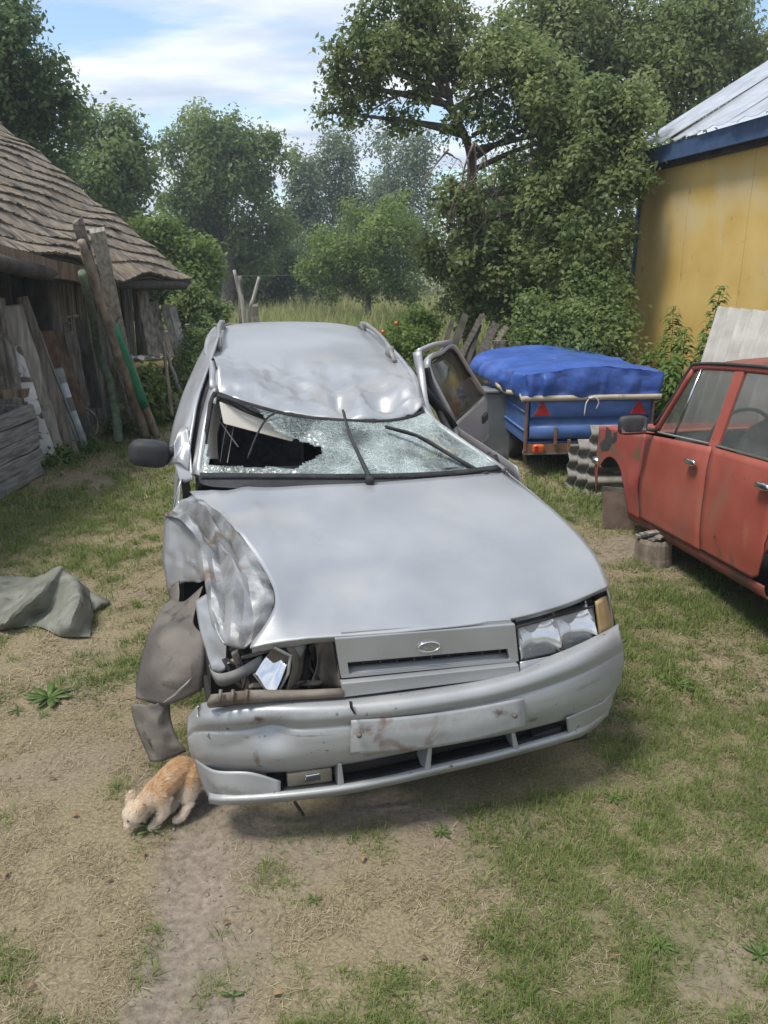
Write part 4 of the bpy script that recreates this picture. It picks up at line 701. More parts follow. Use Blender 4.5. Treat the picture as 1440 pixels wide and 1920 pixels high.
b = MB(); b.tube(crv(Sl([(520, 772, 1.48), (500, 785, 1.46), (482, 815, 1.42), (464, 860, 1.36)]), 5), .005, 5); b.build('loose_seal', 'rubber', car, True)
b = MB(); b.tube(Sl([(425, 795, 1.6), (418, 830, 1.6), (413, 866, 1.55)]), .0022, 4); b.tube(Sl([(438, 800, 1.6), (430, 845, 1.58), (426, 868, 1.5)]), .0022, 4); b.tube(Sl([(405, 780, 1.65), (430, 815, 1.62), (447, 838, 1.6)]), .004, 4); b.build('hanging_wire', 'grey_strip', car)
for l, uu in (([(694, 898), (680, 868), (660, 825), (648, 790), (643, 769)], [1.03, 1.10, 1.2, 1.28, 1.33]), ([(908, 889), (870, 868), (820, 838), (780, 815), (722, 799)], [1.15, 1.17, 1.24, 1.30, 1.38])):
    P = [S(x, y, u=u) for (x, y), u in zip(l, uu)]; b = MB(); b.tube(crv(P, 3), [.011]*4+[.009]*4+[.006]*5, 6); b.tube([P[0]+np.array([0, .01, -.02]), P[0]+np.array([0, 0, .012])], .02, 8); wp = b.build('wiper', 'black_plastic', car, True)
    b = MB(); b.tube([q+np.array([.006, .012, -.010]) for q in P[1:]], .006, 4); b.build('wiper_blade', 'rubber', wp)
# roof
Gr = [hdr]
rv = [(1.86, -.60, .425, (1.385, 1.318, 1.262, 1.238, 1.232, 1.245, 1.262)), (2.3, -.635, .47, (1.405, 1.385, 1.365, 1.345, 1.335, 1.33, 1.315)), (3.0, -.62, .505, (1.422, 1.44, 1.442, 1.44, 1.432, 1.412, 1.375)), (3.7, -.575, .53, (1.43, 1.458, 1.465, 1.465, 1.458, 1.445, 1.41)), (4.06, -.555, .535, (1.415, 1.442, 1.45, 1.45, 1.445, 1.43, 1.395)), (4.14, -.55, .53, (1.37, 1.40, 1.41, 1.41, 1.405, 1.39, 1.36))]
for u, a, b_, zs in rv: Gr.append([np.array([a+(b_-a)*j/6, u+(.03*math.sin(math.pi*j/6) if u > 4 else 0), zs[j]]) for j in range(7)])
def rooffn(G):
    G = G.copy(); x, y, z = G[..., 0], G[..., 1], G[..., 2]; e = np.clip((2.4-y)/.6, 0, 1)*np.clip((y-1.45)/.12, 0, 1)
    d = ridg(G*np.array([1, 1, .3]), .060, 5.2, 1.)*e+ridg(G*np.array([1, 1, .3]), .032, 10., 3.)*e+(vn3(G*2.3)-.5)*.02*np.clip((3.2-y)/1., 0, 1)
    for cx0, cy0, rx, ry, dep in ((-.03, 1.68, .05, .16, -.05), (.07, 1.66, .05, .14, .03), (.20, 1.72, .09, .16, -.055), (-.28, 1.75, .11, .07, -.03), (.33, 1.75, .06, .1, .025)): d = d+dep*np.exp(-(((x-cx0)/rx)**2+((y-cy0)/ry)**2))
    G[..., 2] = z+d; return G
patch('roof', Gr, 'silver_paint', car, 12, 10, .005, rooffn)
def edge(u, side):
    us = [1.66, 1.86, 2.3, 3.0, 3.7, 4.06]; L = [hdr[0]]+[np.array([a, u_, zs[0]]) for u_, a, b_, zs in rv[:5]]; Rg = [hdr[6]]+[np.array([b_, u_, zs[6]]) for u_, a, b_, zs in rv[:5]]; A = L if side < 0 else Rg
    return np.array([np.interp(u, us, [q[i] for q in A]) if i != 1 else u for i in range(3)])
# roof rails
for side, u0, u1 in ((-1, 2.45, 3.75), (1, 2.35, 3.75)):
    P = []
    for f in np.linspace(0, 1, 9): q = edge(u0+(u1-u0)*f, side); P.append(q+np.array([-side*.055, 0, .022+.055*min(1, 6*f, 6*(1-f))]))
    b = MB(); b.tube(P, .017, 8, True, .8)
    for f in (.12, .88): q = edge(u0+(u1-u0)*f, side)+np.array([-side*.055, 0, 0]); b.box((q[0], q[1], q[2]+.04), (.03, .10, .07))
    b.build('roof_rail', 'grey_strip', car, True)
# body sides
def vprof(z, u): t = np.interp(z, [.2, .3, .5, .7, .85, .95], [.765, .80, .838, .845, .83, .80]); return t*np.interp(u, [1.0, 1.6, 3.2, 4.2], [.995, 1., .985, .90])
def sidepanel(name, side, u0, u1, zb, zt, out=0., amp=0., m='silver_paint'):
    G = []
    for f in np.linspace(0, 1, 7):
        row = []
        for u in np.linspace(u0, u1, 15): a, b_ = zb(u), zt(u); z = a+(b_-a)*f; row.append((side*(vprof(z, u)+out*math.sin(math.pi*f)), u, z))
        G.append(row)
    return patch(name, G, m, car, 2, 1, .006, (lambda G: G+np.stack([ridg(G, amp, 5., 2.)*dist_edge(G), G[..., 0]*0, G[..., 0]*0], -1)) if amp else None)
def arch(c0, r, low=.24): return lambda u: max(low, .27+math.sqrt(max(0, r*r-(u-c0)**2)))
belt = lambda u: .945+.012*(u-1.2)
sidepanel('front_door', -1, 1.36, 2.31, lambda u: .25, belt, .02, .02); sidepanel('rear_door', -1, 2.325, 3.10, lambda u: max(.25, arch(3.34, .34)(u)), belt)
sidepanel('rear_quarter', -1, 3.115, 4.16, arch(3.34, .34), belt); sidepanel('door_pillar_panel', -1, 1.10, 1.35, lambda u: .25, lambda u: .93, .01, .03)
sidepanel('front_door', 1, 1.36, 2.31, lambda u: .25, lambda u: belt(u)-.02); sidepanel('rear_quarter', 1, 3.115, 4.16, arch(3.34, .34), belt)
G = []
for f in np.linspace(0, 1, 7):
    row = []
    for u in np.linspace(.30, 1.345, 15):
        zt = np.interp(u, [.29, .43, .63, .92, 1.19, 1.35], [.70, .80, .86, .91, .938, .94]); zb = arch(.82, .33, .24)(u); z = zb+(zt-zb)*f; v = vprof(z, u)*np.interp(u, [.3, .5, .8], [.955, .98, 1.])
        vt = np.interp(u, [.29, .43, .63, .92, 1.19, 1.35], [.757, .765, .75, .72, .70, .72]); row.append((v*(1-f**3)+vt*f**3, u, z))
    G.append(row)
patch('front_wing', G, 'silver_paint', car, 2, 1, .006)
for sgn in (-1, 1): MB().beam((sgn*.70, 1.0, .23), (sgn*.70, 3.1, .23), (.05, 0, 0), (0, 0, .05)).build('sill', 'silver_paint', car)
MB().box((0, 2.1, .22), (1.36, 3.4, .03)).build('floor_pan', 'interior_dark', car)
# pillars and side glass
def bar(name, P, Q, hw, hd_, m='silver_paint', mid=None):
    pts = crv([P, mid, Q] if mid is not None else [P, Q], 5) if mid is not None else np.array([P, Q]); b = MB(); b.tube(pts, hw, 8, True, hd_); return b.build(name, m, car, True)
patch('a_pillar', [Sl([(362, 892, 1.37), (369, 890, 1.33), (376, 896, 1.32)]), Sl([(377, 800, 1.57), (383, 798, 1.54), (388, 802, 1.53)]), Sl([(391, 744, 1.72), (397, 740, 1.68), (404, 738, 1.67)]), Sl([(406, 700, 1.88), (411, 694, 1.88), (416, 692, 1.88)])], 'silver_paint', car, 6, 4, .02)
bar('a_pillar', bas[6]+np.array([.03, .03, -.02]), edge(1.68, 1)+np.array([.012, 0, -.005]), .034, .6, mid=S(826, 806, u=1.50)+np.array([.01, .0, 0]))
for sgn in (-1, 1):
    e0 = [edge(u, sgn)+np.array([sgn*.012, 0, -.008]) for u in (1.7, 2.0, 2.4, 3.0, 3.6, 4.05)]; b = MB(); b.tube(crv(e0, 3), .024, 8, True, .7); b.build('cant_rail', 'silver_paint', car, True)
    for u in (2.33, 3.12, 4.02): bar('side_pillar', np.array([sgn*(vprof(.93, u)-.02), u+(.10 if u > 4 else 0), .94]), edge(u-.02, sgn), .035, .55, 'black_plastic' if u < 3.5 else 'silver_paint')
    for u0, u1 in ((1.72, 2.31), (2.36, 3.09), (3.16, 3.98)):
        if sgn > 0 and u0 < 3: continue
        G = [[np.array([sgn*(vprof(.93, u)-.03), u+(-.28*(u0 < 1.8 and u == u0)), .95])*(1-f)+(edge(u, sgn)-np.array([0, 0, .02]))*f for u in np.linspace(u0, u1, 4)] for f in (0, .33, .66, 1)]
        patch('side_window', G, 'side_glass', car, 3, 3, .004)
# left front door frame bent outwards, with its seal
patch('front_door_frame', [Sl([(314, 872, 1.52), (336, 868, 1.44), (354, 884, 1.42)]), Sl([(326, 800, 1.76), (346, 798, 1.62), (362, 802, 1.56)]), Sl([(345, 738, 2.0), (362, 734, 1.84), (376, 736, 1.76)]), Sl([(371, 678, 2.45), (386, 672, 2.2), (397, 672, 2.06)]), Sl([(397, 628, 3.2), (404, 626, 2.9), (411, 628, 2.6)])], 'silver_paint', car, 6, 6, .012, crum(.010, 7, 5.))
patch('door_seal', [Sl([(350, 886, 1.46), (366, 892, 1.40)]), Sl([(360, 800, 1.62), (379, 800, 1.60)]), Sl([(375, 735, 1.82), (394, 742, 1.76)]), Sl([(395, 672, 2.12), (410, 688, 1.94)])], 'rubber', car, 5, 4, .012)
patch('mirror_triangle', [Sl([(326, 832, 1.50), (338, 805, 1.56), (352, 800, 1.55)]), Sl([(328, 870, 1.47), (345, 860, 1.47), (358, 850, 1.47)]), Sl([(338, 905, 1.42), (348, 905, 1.40), (362, 900, 1.38)])], 'silver_paint', car, 5, 5, .006)
# mirrors
def rbox(name, c_, half, m, parent, M=None, pw=3.2):
    V, F = [], []; nu, nv = 16, 12
    for i in range(nv+1):
        ph = -math.pi/2+math.pi*i/nv
        for j in range(nu):
            th = 2*math.pi*j/nu; d = np.array([math.cos(ph)*math.cos(th), math.cos(ph)*math.sin(th), math.sin(ph)]); k = (np.abs(d)**pw).sum()**(-1/pw); p = d*k*np.array(half)
            V.append(np.array(c_)+(np.array(M)@p if M is not None else p))
    for i in range(nv):
        for j in range(nu): F.append((i*nu+j, i*nu+(j+1) % nu, (i+1)*nu+(j+1) % nu, (i+1)*nu+j))
    b = MB(); b.add(V, F); return b.build(name, m, parent, True)
def tapered_mirror(G): return G
mc = S(280, 850, u=1.53); mr = rbox('wing_mirror', mc, (.092, .055, .062), 'black_plastic', car, Matrix.Rotation(.12, 3, 'Y')@Matrix.Rotation(-.15, 3, 'Z'), 3.6)
b = MB(); b.tube([S(308, 856, u=1.55), S(322, 850, u=1.54), S(336, 846, u=1.53)], [.05, .04, .045], 8, True, .6); b.build('mirror_arm', 'black_plastic', mr, True)
mc = S(929, 869, u=1.75); mr = rbox('wing_mirror', mc, (.072, .055, .072), 'black_plastic', car, Matrix.Rotation(-.3, 3, 'Y'), 2.6)
b = MB(); b.tube([mc, mc+np.array([-.09, -.02, -.03]), np.array([.80, 1.62, .90])], [.04, .03, .035], 8); b.build('mirror_arm', 'black_plastic', mr, True)
# open rear door: panel, frame, glass, handle
q0, q1 = S(850, 793, u=2.42), S(905, 742, z=.985)     # belt line front and rear
t0, t1 = S(800, 688, u=2.45), S(847, 652, u=2.86)
dr = empty('open_rear_door'); dr.parent = car
ddir = (q1-q0)/np.linalg.norm(q1-q0); dn = np.cross(ddir, [0, 0, 1.]); dn /= np.linalg.norm(dn)
bl0, bl1 = q0+np.array([-.02, -.02, -.52]), q1+ddir*.04+np.array([0, 0, -.48]); e_ = dn*.0
Gd = []
for f in (0, .25, .5, .75, 1):
    a = q0*(1-f)+bl0*f; b_ = q1*(1-f)+bl1*f; Gd.append([a*(1-g)+b_*g-dn*0+dn*(.035*math.sin(math.pi*f)) for g in (0, .25, .5, .75, 1)])
dpn = patch('door_panel', Gd, 'silver_paint', dr, 5, 5, .03)
b = MB(); fp = [q0, t0, (t0+t1)/2+np.array([0, 0, .02]), t1, t1*.55+q1*.45, q1]; b.tube(crv(fp, 4), .030, 8, True, .6); b.build('window_frame', 'silver_paint', dr, True)
MB().grid(np.array([[q0, q0*.5+q1*.5, q1], [(q0+t0)/2, (q0+t0+q1+t1)/4, (q1+t1)/2], [t0, (t0+t1)/2, t1]])).build('window_glass', 'door_glass', dr, True, .005)
b = MB(); b.tube(crv([(p*.95+(q0+q1+t0+t1)/4*.05)-dn*.0+np.array([0, -.012, 0]) for p in fp+[fp[0]]], 3), .010, 6); b.build('window_seal', 'rubber', dr, True)
hc = S(912, 771, u=3.0); hc = q1*.86+q0*.14+np.array([0, 0, -.13]); sg = 1 if (dn@(np.array([_O[0], _O[1], 1])-hc)) > 0 else -1
b = MB(); b.beam(hc-ddir*.07+dn*sg*.045, hc+ddir*.07+dn*sg*.045, dn*.012, (0, 0, .028)); b.build('door_handle', 'black_plastic', dr, bevel=.006)
b = MB(); b.tube([bl0*.6+q0*.4+dn*sg*.035, bl1*.6+q1*.4+dn*sg*.05], .010, 6); b.build('rub_strip', 'silver_paint', dr, True)
# bent white front edge of that door and the dark gap beside it
b = MB(); b.tube(crv(Sl([(782, 660, 2.35), (789, 705, 2.28), (796, 760, 2.1), (815, 800, 1.95), (846, 835, 1.8)]), 5), .030, 8, True, .6); b.build('bent_pillar_edge', 'silver_paint', car, True)
b = MB(); b.tube(crv(Sl([(783, 660, 2.36), (812, 648, 2.5), (846, 642, 2.86)]), 4), .022, 8, True, .7); b.build('door_frame_top', 'silver_paint', dr, True)
b = MB(); b.tube(crv(Sl([(800, 690, 2.40), (812, 740, 2.36), (832, 790, 2.28), (860, 832, 2.1), (905, 868, 1.7)]), 5), .022, 8, True, .8); b.build('door_aperture_seal', 'rubber', car, True)
# tailgate, seats, dashboard, wheels
patch('tailgate', [[np.array([v, 4.15, 1.39]) for v in (-.52, -.26, 0, .26, .5)], [np.array([v*1.25, 4.24, .95]) for v in (-.52, -.26, 0, .26, .5)], [np.array([v*1.38, 4.27, .6]) for v in (-.52, -.26, 0, .26, .5)], [np.array([v*1.38, 4.25, .3]) for v in (-.52, -.26, 0, .26, .5)]], 'silver_paint', car, 4, 4, .01)
patch('dashboard', [[np.array([v, 1.22, .90]) for v in (-.64, -.3, 0, .3, .64)], [np.array([v, 1.42, .945-.02*abs(v)]) for v in (-.64, -.3, 0, .3, .64)], [np.array([v, 1.62, .90]) for v in (-.64, -.3, 0, .3, .64)], [np.array([v, 1.66, .62]) for v in (-.64, -.3, 0, .3, .64)]], 'black_plastic', car, 4, 4, .02)
for v in (-.36, .36):
    st = rbox('seat', (v, 2.15, .52), (.25, .25, .10), 'seat_cloth', car); rbox('seat_back', (v, 2.42, .82), (.24, .09, .30), 'seat_cloth', st, Matrix.Rotation(-.25, 3, 'X')); rbox('headrest', (v, 2.52, 1.16), (.12, .05, .07), 'seat_cloth', st)
rbox('rear_seat', (0, 3.0, .72), (.62, .12, .36), 'seat_cloth', car)
b = MB(); b.tube([np.array([.36, 1.78, .86])+.18*np.array([math.cos(a), .4*math.sin(a), .9*math.sin(a)]) for a in np.linspace(0, 2*math.pi, 25)], .014, 6, False); b.build('steering_wheel', 'black_plastic', car, True)
def wheel(c_, parent, R=.285, W=.18, toe=0.):
    b = MB(); prof = [(-.5, .62), (-.5, .86), (-.42, .97), (-.25, 1.), (.25, 1.), (.42, .97), (.5, .86), (.5, .62)]; V = []; F = []; n = 28
    for j in range(n):
        a = 2*math.pi*j/n
        for w_, r_ in prof: x, y, z = w_*W, R*r_*math.cos(a), R*r_*math.sin(a); V.append((c_[0]+x*math.cos(toe)-y*math.sin(toe), c_[1]+x*math.sin(toe)+y*math.cos(toe), c_[2]+z))
    k = len(prof)
    for j in range(n):
        for i in range(k): F.append((j*k+i, j*k+(i+1) % k, ((j+1) % n)*k+(i+1) % k, ((j+1) % n)*k+i))
    b.add(V, F); ty = b.build('tyre', 'tyre', parent, True)
    d = Vector((math.cos(toe), math.sin(toe), 0)); b = MB(); b.tube([Vector(c_)-d*W*.42, Vector(c_)-d*W*.2, Vector(c_)+d*W*.2, Vector(c_)+d*W*.42], [R*.63, R*.5, R*.5, R*.63], 22); b.build('rim', 'wheel_steel', ty, True)
for c_, toe in (((-.64, .86, .285), .18), ((.68, .82, .285), 0), ((-.69, 3.34, .285), 0), ((.69, 3.34, .285), 0)): wheel(c_, car, toe=toe)
# ------------------------------------------------------------------ red saloon car
pmat('red_paint', (.30, .062, .040), (.36, .090, .060), 3.5, .62, c3=(.22, .12, .08), s3=3.1, p3=(.60, .82), c4=(.10, .06, .045), s4=26, p4=(.68, .74), rvar=.08, bump=.06, bscale=140, coat=.08)
pmat('rusty_red', (.27, .06, .042), (.20, .085, .055), 7, .75, c3=(.10, .055, .035), s3=5.5, p3=(.45, .62), bump=.3, bscale=90)
pmat('wing_paint', (.31, .058, .045), (.34, .08, .06), 6, .6, c3=(.15, .095, .055), s3=4.2, p3=(.54, .64), bump=.15, bscale=90)
pmat('flap_rubber', (.14, .10, .075), (.23, .17, .125), 8, .85, c3=(.08, .06, .045), s3=4, bump=.2, bscale=60)
pmat('car_glass', (.10, .11, .10), (.17, .18, .16), 3, .06, alpha=.30, coat=.6)
pmat('bare_black', (.03, .03, .032), (.05, .05, .052), 9, .6)
red = bpy.data.objects.new('saloon_car', None); col.objects.link(red)
Mr = Matrix([list(RM[i])+[R_ORG[i]] for i in range(3)]+[[0, 0, 0, 1]]); red.matrix_world = Mr; tag(red, 'rusty red saloon car propped on a stump by the yellow house', 'car')
def rv_(z): return np.interp(z, [.10, .16, .22, .45, .475, .49, .80, .86], [.665, .70, .725, .745, .752, .738, .722, .705])
def rside(name, sgn, u0, u1, zb, zt, m='red_paint', n=13):
    G = []
    for f in (0, .08, .2, .4, .6, .8, 1):
        G.append([(u, sgn*rv_(zb(u)+(zt(u)-zb(u))*f)*np.interp(u, [.40, .55, .8, 3.6, 4.2], [.955, .985, 1, 1, .95]), zb(u)+(zt(u)-zb(u))*f) for u in np.linspace(u0, u1, n)])
    return patch(name, G, m, red, 3, 1, .006)
def ra(c0, r, low): return lambda u: max(low, .24+math.sqrt(max(0, r*r-(u-c0)**2)))
rb = lambda u: np.interp(u, [.4, .8, 1.4, 2.3, 3.0, 4.2], [.775, .795, .825, .86, .86, .80])
for sgn in (-1, 1):
    rside('front_wing', sgn, .43, 1.382, ra(.83, .345, .19), rb, 'wing_paint', 27)
    fd = rside('front_door', sgn, 1.390, 2.268, lambda u: .255, rb); rd = rside('rear_door', sgn, 2.279, 2.95, lambda u: max(.265, ra(3.25, .36, .2)(u)), rb)
    rside('rear_wing', sgn, 2.960, 4.22, ra(3.25, .345, .19), rb, 'red_paint', 27)
    G = [[(u, sgn*v, z) for u in np.linspace(1.15, 2.93, 8)] for v, z in ((.715, .25), (.712, .22), (.69, .18), (.64, .165))]; patch('sill', G, 'rusty_red', red, 3, 2, .006)
    # greenhouse
    ap = [(1.48, .69, .855), (1.60, .655, 1.03), (1.73, .585, 1.265)]; b = MB(); b.tube(crv([(u, sgn*v, z) for u, v, z in ap], 4), .026, 8, True, .8); b.build('a_pillar', 'red_paint', red, True)
    b = MB(); b.beam((2.275, sgn*.695, .86), (2.285, sgn*.580, 1.28), (.048, 0, 0), (0, .014, .004)); b.build('b_pillar', 'red_paint', red, bevel=.005)
    b = MB(); b.beam((3.06, sgn*.68, .86), (2.98, sgn*.575, 1.27), (.06, 0, 0), (0, .014, .004)); b.build('c_pillar', 'red_paint', red, bevel=.005)
    b = MB(); b.tube(crv([(1.70, sgn*.590, 1.255), (1.80, sgn*.582, 1.285), (2.28, sgn*.578, 1.292), (2.8, sgn*.577, 1.28), (3.05, sgn*.585, 1.24)], 4), .022, 8); b.build('door_top_rail', 'red_paint', red, True)
    b = MB(); b.tube(crv([(1.50, sgn*.715, .90), (1.62, sgn*.665, 1.07), (1.72, sgn*.612, 1.262), (1.80, sgn*.600, 1.302), (2.28, sgn*.598, 1.312), (2.8, sgn*.597, 1.298), (3.1, sgn*.61, 1.24)], 4), .010, 6); b.build('drip_rail', 'bare_black', red, True)
    b = MB(); b.tube([(1.56, sgn*.708, .857), (2.24, sgn*.708, .872)], .009, 6, True, .7); b.build('belt_trim', 'chrome', fd); b = MB(); b.tube([(2.32, sgn*.708, .874), (2.98, sgn*.705, .872)], .009, 6, True, .7); b.build('belt_trim', 'chrome', rd)
    MB().add([(1.53, sgn*.688, .865), (2.235, sgn*.690, .872), (2.245, sgn*.583, 1.272), (1.765, sgn*.585, 1.265)], [(0, 1, 2, 3)]).build('window_glass', 'car_glass', fd, False, .004)
    MB().add([(2.33, sgn*.690, .873), (3.0, sgn*.688, .87), (2.93, sgn*.583, 1.265), (2.33, sgn*.583, 1.272)], [(0, 1, 2, 3)]).build('window_glass', 'car_glass', rd, False, .004)
    b = MB(); b.tube([(1.755, sgn*.694, .862), (1.845, sgn*.59, 1.275)], .008, 6); b.build('quarter_bar', 'chrome', fd, True)
    hd2 = rbox('door_handle', (2.13, sgn*.758, .752), (.060, .016, .019), 'chrome', fd, None, 3.5); rbox('door_handle', (2.90, sgn*.758, .752), (.060, .016, .019), 'chrome', rd, None, 3.5)
patch('bonnet', [[(u, v, z+.02*math.cos(v/.7*1.5)) for v in np.linspace(-.69, .69, 7)] for u, z in ((.42, .745), (.50, .775), (.8, .785), (1.2, .815), (1.5, .842))], 'red_paint', red, 4, 4, .006)
patch('boot_lid', [[(u, v, z+.02*math.cos(v/.7*1.5)) for v in np.linspace(-.69, .69, 7)] for u, z in ((3.35, .86), (3.8, .85), (4.15, .81), (4.22, .76))], 'red_paint', red, 4, 4, .006)
patch('roof', [[(u, v, z-.032*(v/.6)**2-.02*(v/.6)**6) for v in np.linspace(-.60, .60, 9)] for u, z in ((1.72, 1.300), (1.82, 1.330), (2.1, 1.352), (2.5, 1.356), (2.85, 1.338), (3.05, 1.30))], 'rusty_red', red, 4, 4, .006)
patch('windscreen', [[(1.47+.07*(1-(v/.66)**2)*-1, v, .865) for v in (-.64, -.3, 0, .3, .64)], [(1.72, v*.88, 1.29) for v in (-.64, -.3, 0, .3, .64)]], 'car_glass', red, 4, 4, .004)
patch('rear_window', [[(3.45, v, .88) for v in (-.6, 0, .6)], [(3.06, v*.93, 1.28) for v in (-.6, 0, .6)]], 'car_glass', red, 4, 4, .004)
MB().box((.46, 0, .60), (.06, 1.34, .30)).build('grille', 'bare_black', red); MB().box((4.2, 0, .5), (.05, 1.3, .55)).build('tail_panel', 'rusty_red', red)
MB().box((2.2, 0, .21), (2.2, 1.30, .03)).build('floor_pan', 'interior_dark', red); MB().box((1.36, 0, .5), (.02, 1.34, .56)).build('bulkhead', 'interior_dark', red); MB().box((3.2, 0, .55), (.02, 1.3, .6)).build('seat_bulkhead', 'interior_dark', red)
for sgn in (-1, 1):
    MB().box((1.14, sgn*.55, .42), (.02, .28, .44)).build('wheel_well', 'interior_dark', red); MB().box((.86, sgn*.42, .44), (.6, .02, .4)).build('inner_wing', 'interior_dark', red)
    st = rbox('seat', (1.98, sgn*.34, .50), (.24, .22, .10), 'seat_cloth', red); rbox('seat_back', (2.28, sgn*.34, .76), (.08, .22, .26), 'seat_cloth', st, Matrix.Rotation(.22, 3, 'Y'))
rbox('rear_seat', (3.0, 0, .72), (.09, .58, .26), 'seat_cloth', red); rbox('dashboard', (1.60, 0, .78), (.12, .62, .09), 'bare_black', red)
b = MB(); b.tube([np.array([1.87, -.33, .86])+.19*np.array([.38*math.sin(a), math.cos(a), .92*math.sin(a)]) for a in np.linspace(0, 2*math.pi, 29)], .012, 6, False); b.tube([(1.87, -.33, .86), (1.66, -.33, .74)], .02, 6); b.tube([(1.87, -.51, .86), (1.86, -.33, .85), (1.87, -.15, .86)], .010, 5); b.build('steering_wheel', 'bare_black', red, True)
mm = rbox('door_mirror', (1.50, -.86, .90), (.028, .100, .062), 'bare_black', red, Matrix.Rotation(.10, 3, 'Z'), 5.)
MB().slab([(1.531, -.945, .852), (1.516, -.775, .852), (1.514, -.775, .948), (1.529, -.945, .948)], (.003, 0, 0)).build('mirror_glass', 'chrome', mm); b = MB(); b.tube([(1.50, -.78, .88), (1.51, -.70, .86)], .014, 6); b.build('mirror_arm', 'bare_black', mm, True)
fl = MB().slab([(1.00, -.850, .385), (1.03, -.60, .355), (1.03, -.615, .030), (1.00, -.845, .055)], (.012, 0, 0)).build('mud_flap', 'flap_rubber', red, bevel=.003); MB().beam((1.0, -.855, .385), (1.03, -.60, .357), (.012, 0, 0), (0, 0, .016)).build('flap_bracket', 'dirty_metal', fl)
def rwheel(c_):
    b = MB(); n = 26; prof = [(-.5, .60), (-.5, .88), (-.35, 1), (.35, 1), (.5, .88), (.5, .60)]; V = []; F = []
    for j in range(n):
        a = 2*math.pi*j/n; V += [(c_[0]+.27*r_*math.cos(a), c_[1]+w_*.155, c_[2]+.27*r_*math.sin(a)) for w_, r_ in prof]
    for j in range(n):
        for i in range(6): F.append((j*6+i, j*6+(i+1) % 6, ((j+1) % n)*6+(i+1) % 6, ((j+1) % n)*6+i))
    ty = b.add(V, F).build('tyre', 'tyre', red, True); b = MB(); b.tube([(c_[0], c_[1]-.06, c_[2]), (c_[0], c_[1], c_[2]), (c_[0], c_[1]+.06, c_[2])], [.16, .14, .16], 20); b.build('rim', 'dirty_metal', ty, True)
for c_ in ((3.25, -.62, .27), (3.25, .62, .27)): rwheel(c_)
for sgn in (-1, 1): b = MB(); b.tube([(.86, sgn*.45, .33), (.86, sgn*.60, .33), (.86, sgn*.605, .33)], [.05, .12, .10], 16); b.build('brake_disc', 'dirty_metal', red, True)
b = MB(); b.tube([(.38, -.66, .50), (.40, -.71, .50), (.50, -.72, .50)], [.022, .03, .03], 8); b.build('bumper_end', 'chrome', red, True)
pmat('rust_spot', (.06, .04, .028), (.10, .06, .04), 20, .9)
DK, RB = (.05, .035, .028), (.13, .075, .045)
stains_and_shade('red_paint', [(RC(px, py, v=-.735), (a, .08, c_), cc, st) for px, py, a, c_, cc, st in ((1342, 1007, .03, .018, DK, .95), (1371, 894, .014, .011, RB, .95), (1393, 897, .014, .011, RB, .95), (1350, 1040, .05, .05, RB, .7), (1372, 1052, .05, .05, RB, .85), (1400, 1000, .05, .09, (.38, .15, .075), .6), (1372, 848, .07, .02, RB, .75), (1230, 985, .12, .04, RB, .6), (1300, 880, .03, .012, RB, .8), (1220, 920, .05, .10, (.22, .11, .075), .4), (1337, 925, .008, .006, DK, .9), (1200, 960, .05, .06, RB, .7))])
for pts in ([(1137, 800), (1146, 808), (1148, 830), (1141, 846), (1128, 846), (1124, 832), (1134, 822)], [(1150, 812), (1157, 810), (1156, 826), (1150, 832), (1147, 826)]):
    P = []
    for px, py in pts: c_ = RC(px, py, v=-.72); P.append(RC(px, py, v=-rv_(c_[2])*np.interp(c_[0], [.40, .55, .8], [.955, .985, 1])-.005))
    MB().slab(P, (0, .003, 0)).build('bare_patch', 'bare_black', red)
# stump and stones under the sill
sp = gz(1222, 1052); st = empty('tree_stump', sp); tag(st, 'short weathered stump propping up the red car', 'stump')
b = MB(); V = []; F = []; n = 20; r_ = random.Random(4)
rad = [.115*(1+r_.uniform(-.12, .12)) for _ in range(n)]
for k, (z, s_) in enumerate(((-.02, 1.12), (.05, 1.0), (.14, .97), (.165, .9))):
    for j in range(n): a = 2*math.pi*j/n; V.append((rad[j]*s_*math.cos(a), rad[j]*s_*math.sin(a), z))
for k in range(3):
    for j in range(n): F.append((k*n+j, k*n+(j+1) % n, (k+1)*n+(j+1) % n, (k+1)*n+j))
F.append(tuple(range(3*n, 4*n))); b.add(V, F); b.build('log', 'bark_pole', st)
for k in range(5): MB().box((.0+.02*k-.04, -.01*k, .178+.016*(k % 3)), (.16, .05, .014), .2*k).build('wood_chip', 'weathered_wood', st)
# ------------------------------------------------------------------ blue trailer
pmat('tarp_blue', (.030, .085, .32), (.055, .12, .40), 5, .48, c3=(.06, .075, .13), s3=3.4, p3=(.58, .8), c4=(.16, .17, .20), s4=14, p4=(.64, .8), bump=.25, bscale=9, bdist=.05, coat=.08)
pmat('trailer_blue', (.045, .11, .30), (.075, .15, .36), 6, .5, c3=(.17, .14, .13), s3=5, p3=(.64, .8), bump=.06, bscale=120)
pmat('canvas_band', (.46, .39, .28), (.56, .49, .37), 9, .9, c3=(.20, .16, .11), s3=6)
pmat('red_reflector', (.30, .02, .02), (.38, .03, .025), 30, .25, coat=.4); pmat('orange_lens', (.55, .10, .02), (.60, .15, .03), 12, .3, coat=.3); pmat('rust', (.14, .065, .035), (.24, .13, .08), 9, .85, c3=(.10, .11, .13), s3=6, bump=.2, bscale=70); pmat('rope', (.60, .60, .58), (.72, .72, .70), 20, .9)
T0 = gy(988, 765, 7.05); TYAW = .10
trl = empty('trailer', (T0[0], T0[1], 0), TYAW); tag(trl, 'small blue box trailer with red triangles parked behind the red car', 'trailer')
TW, TLn, zb0, zt0 = 1.17, 1.75, .33, .735
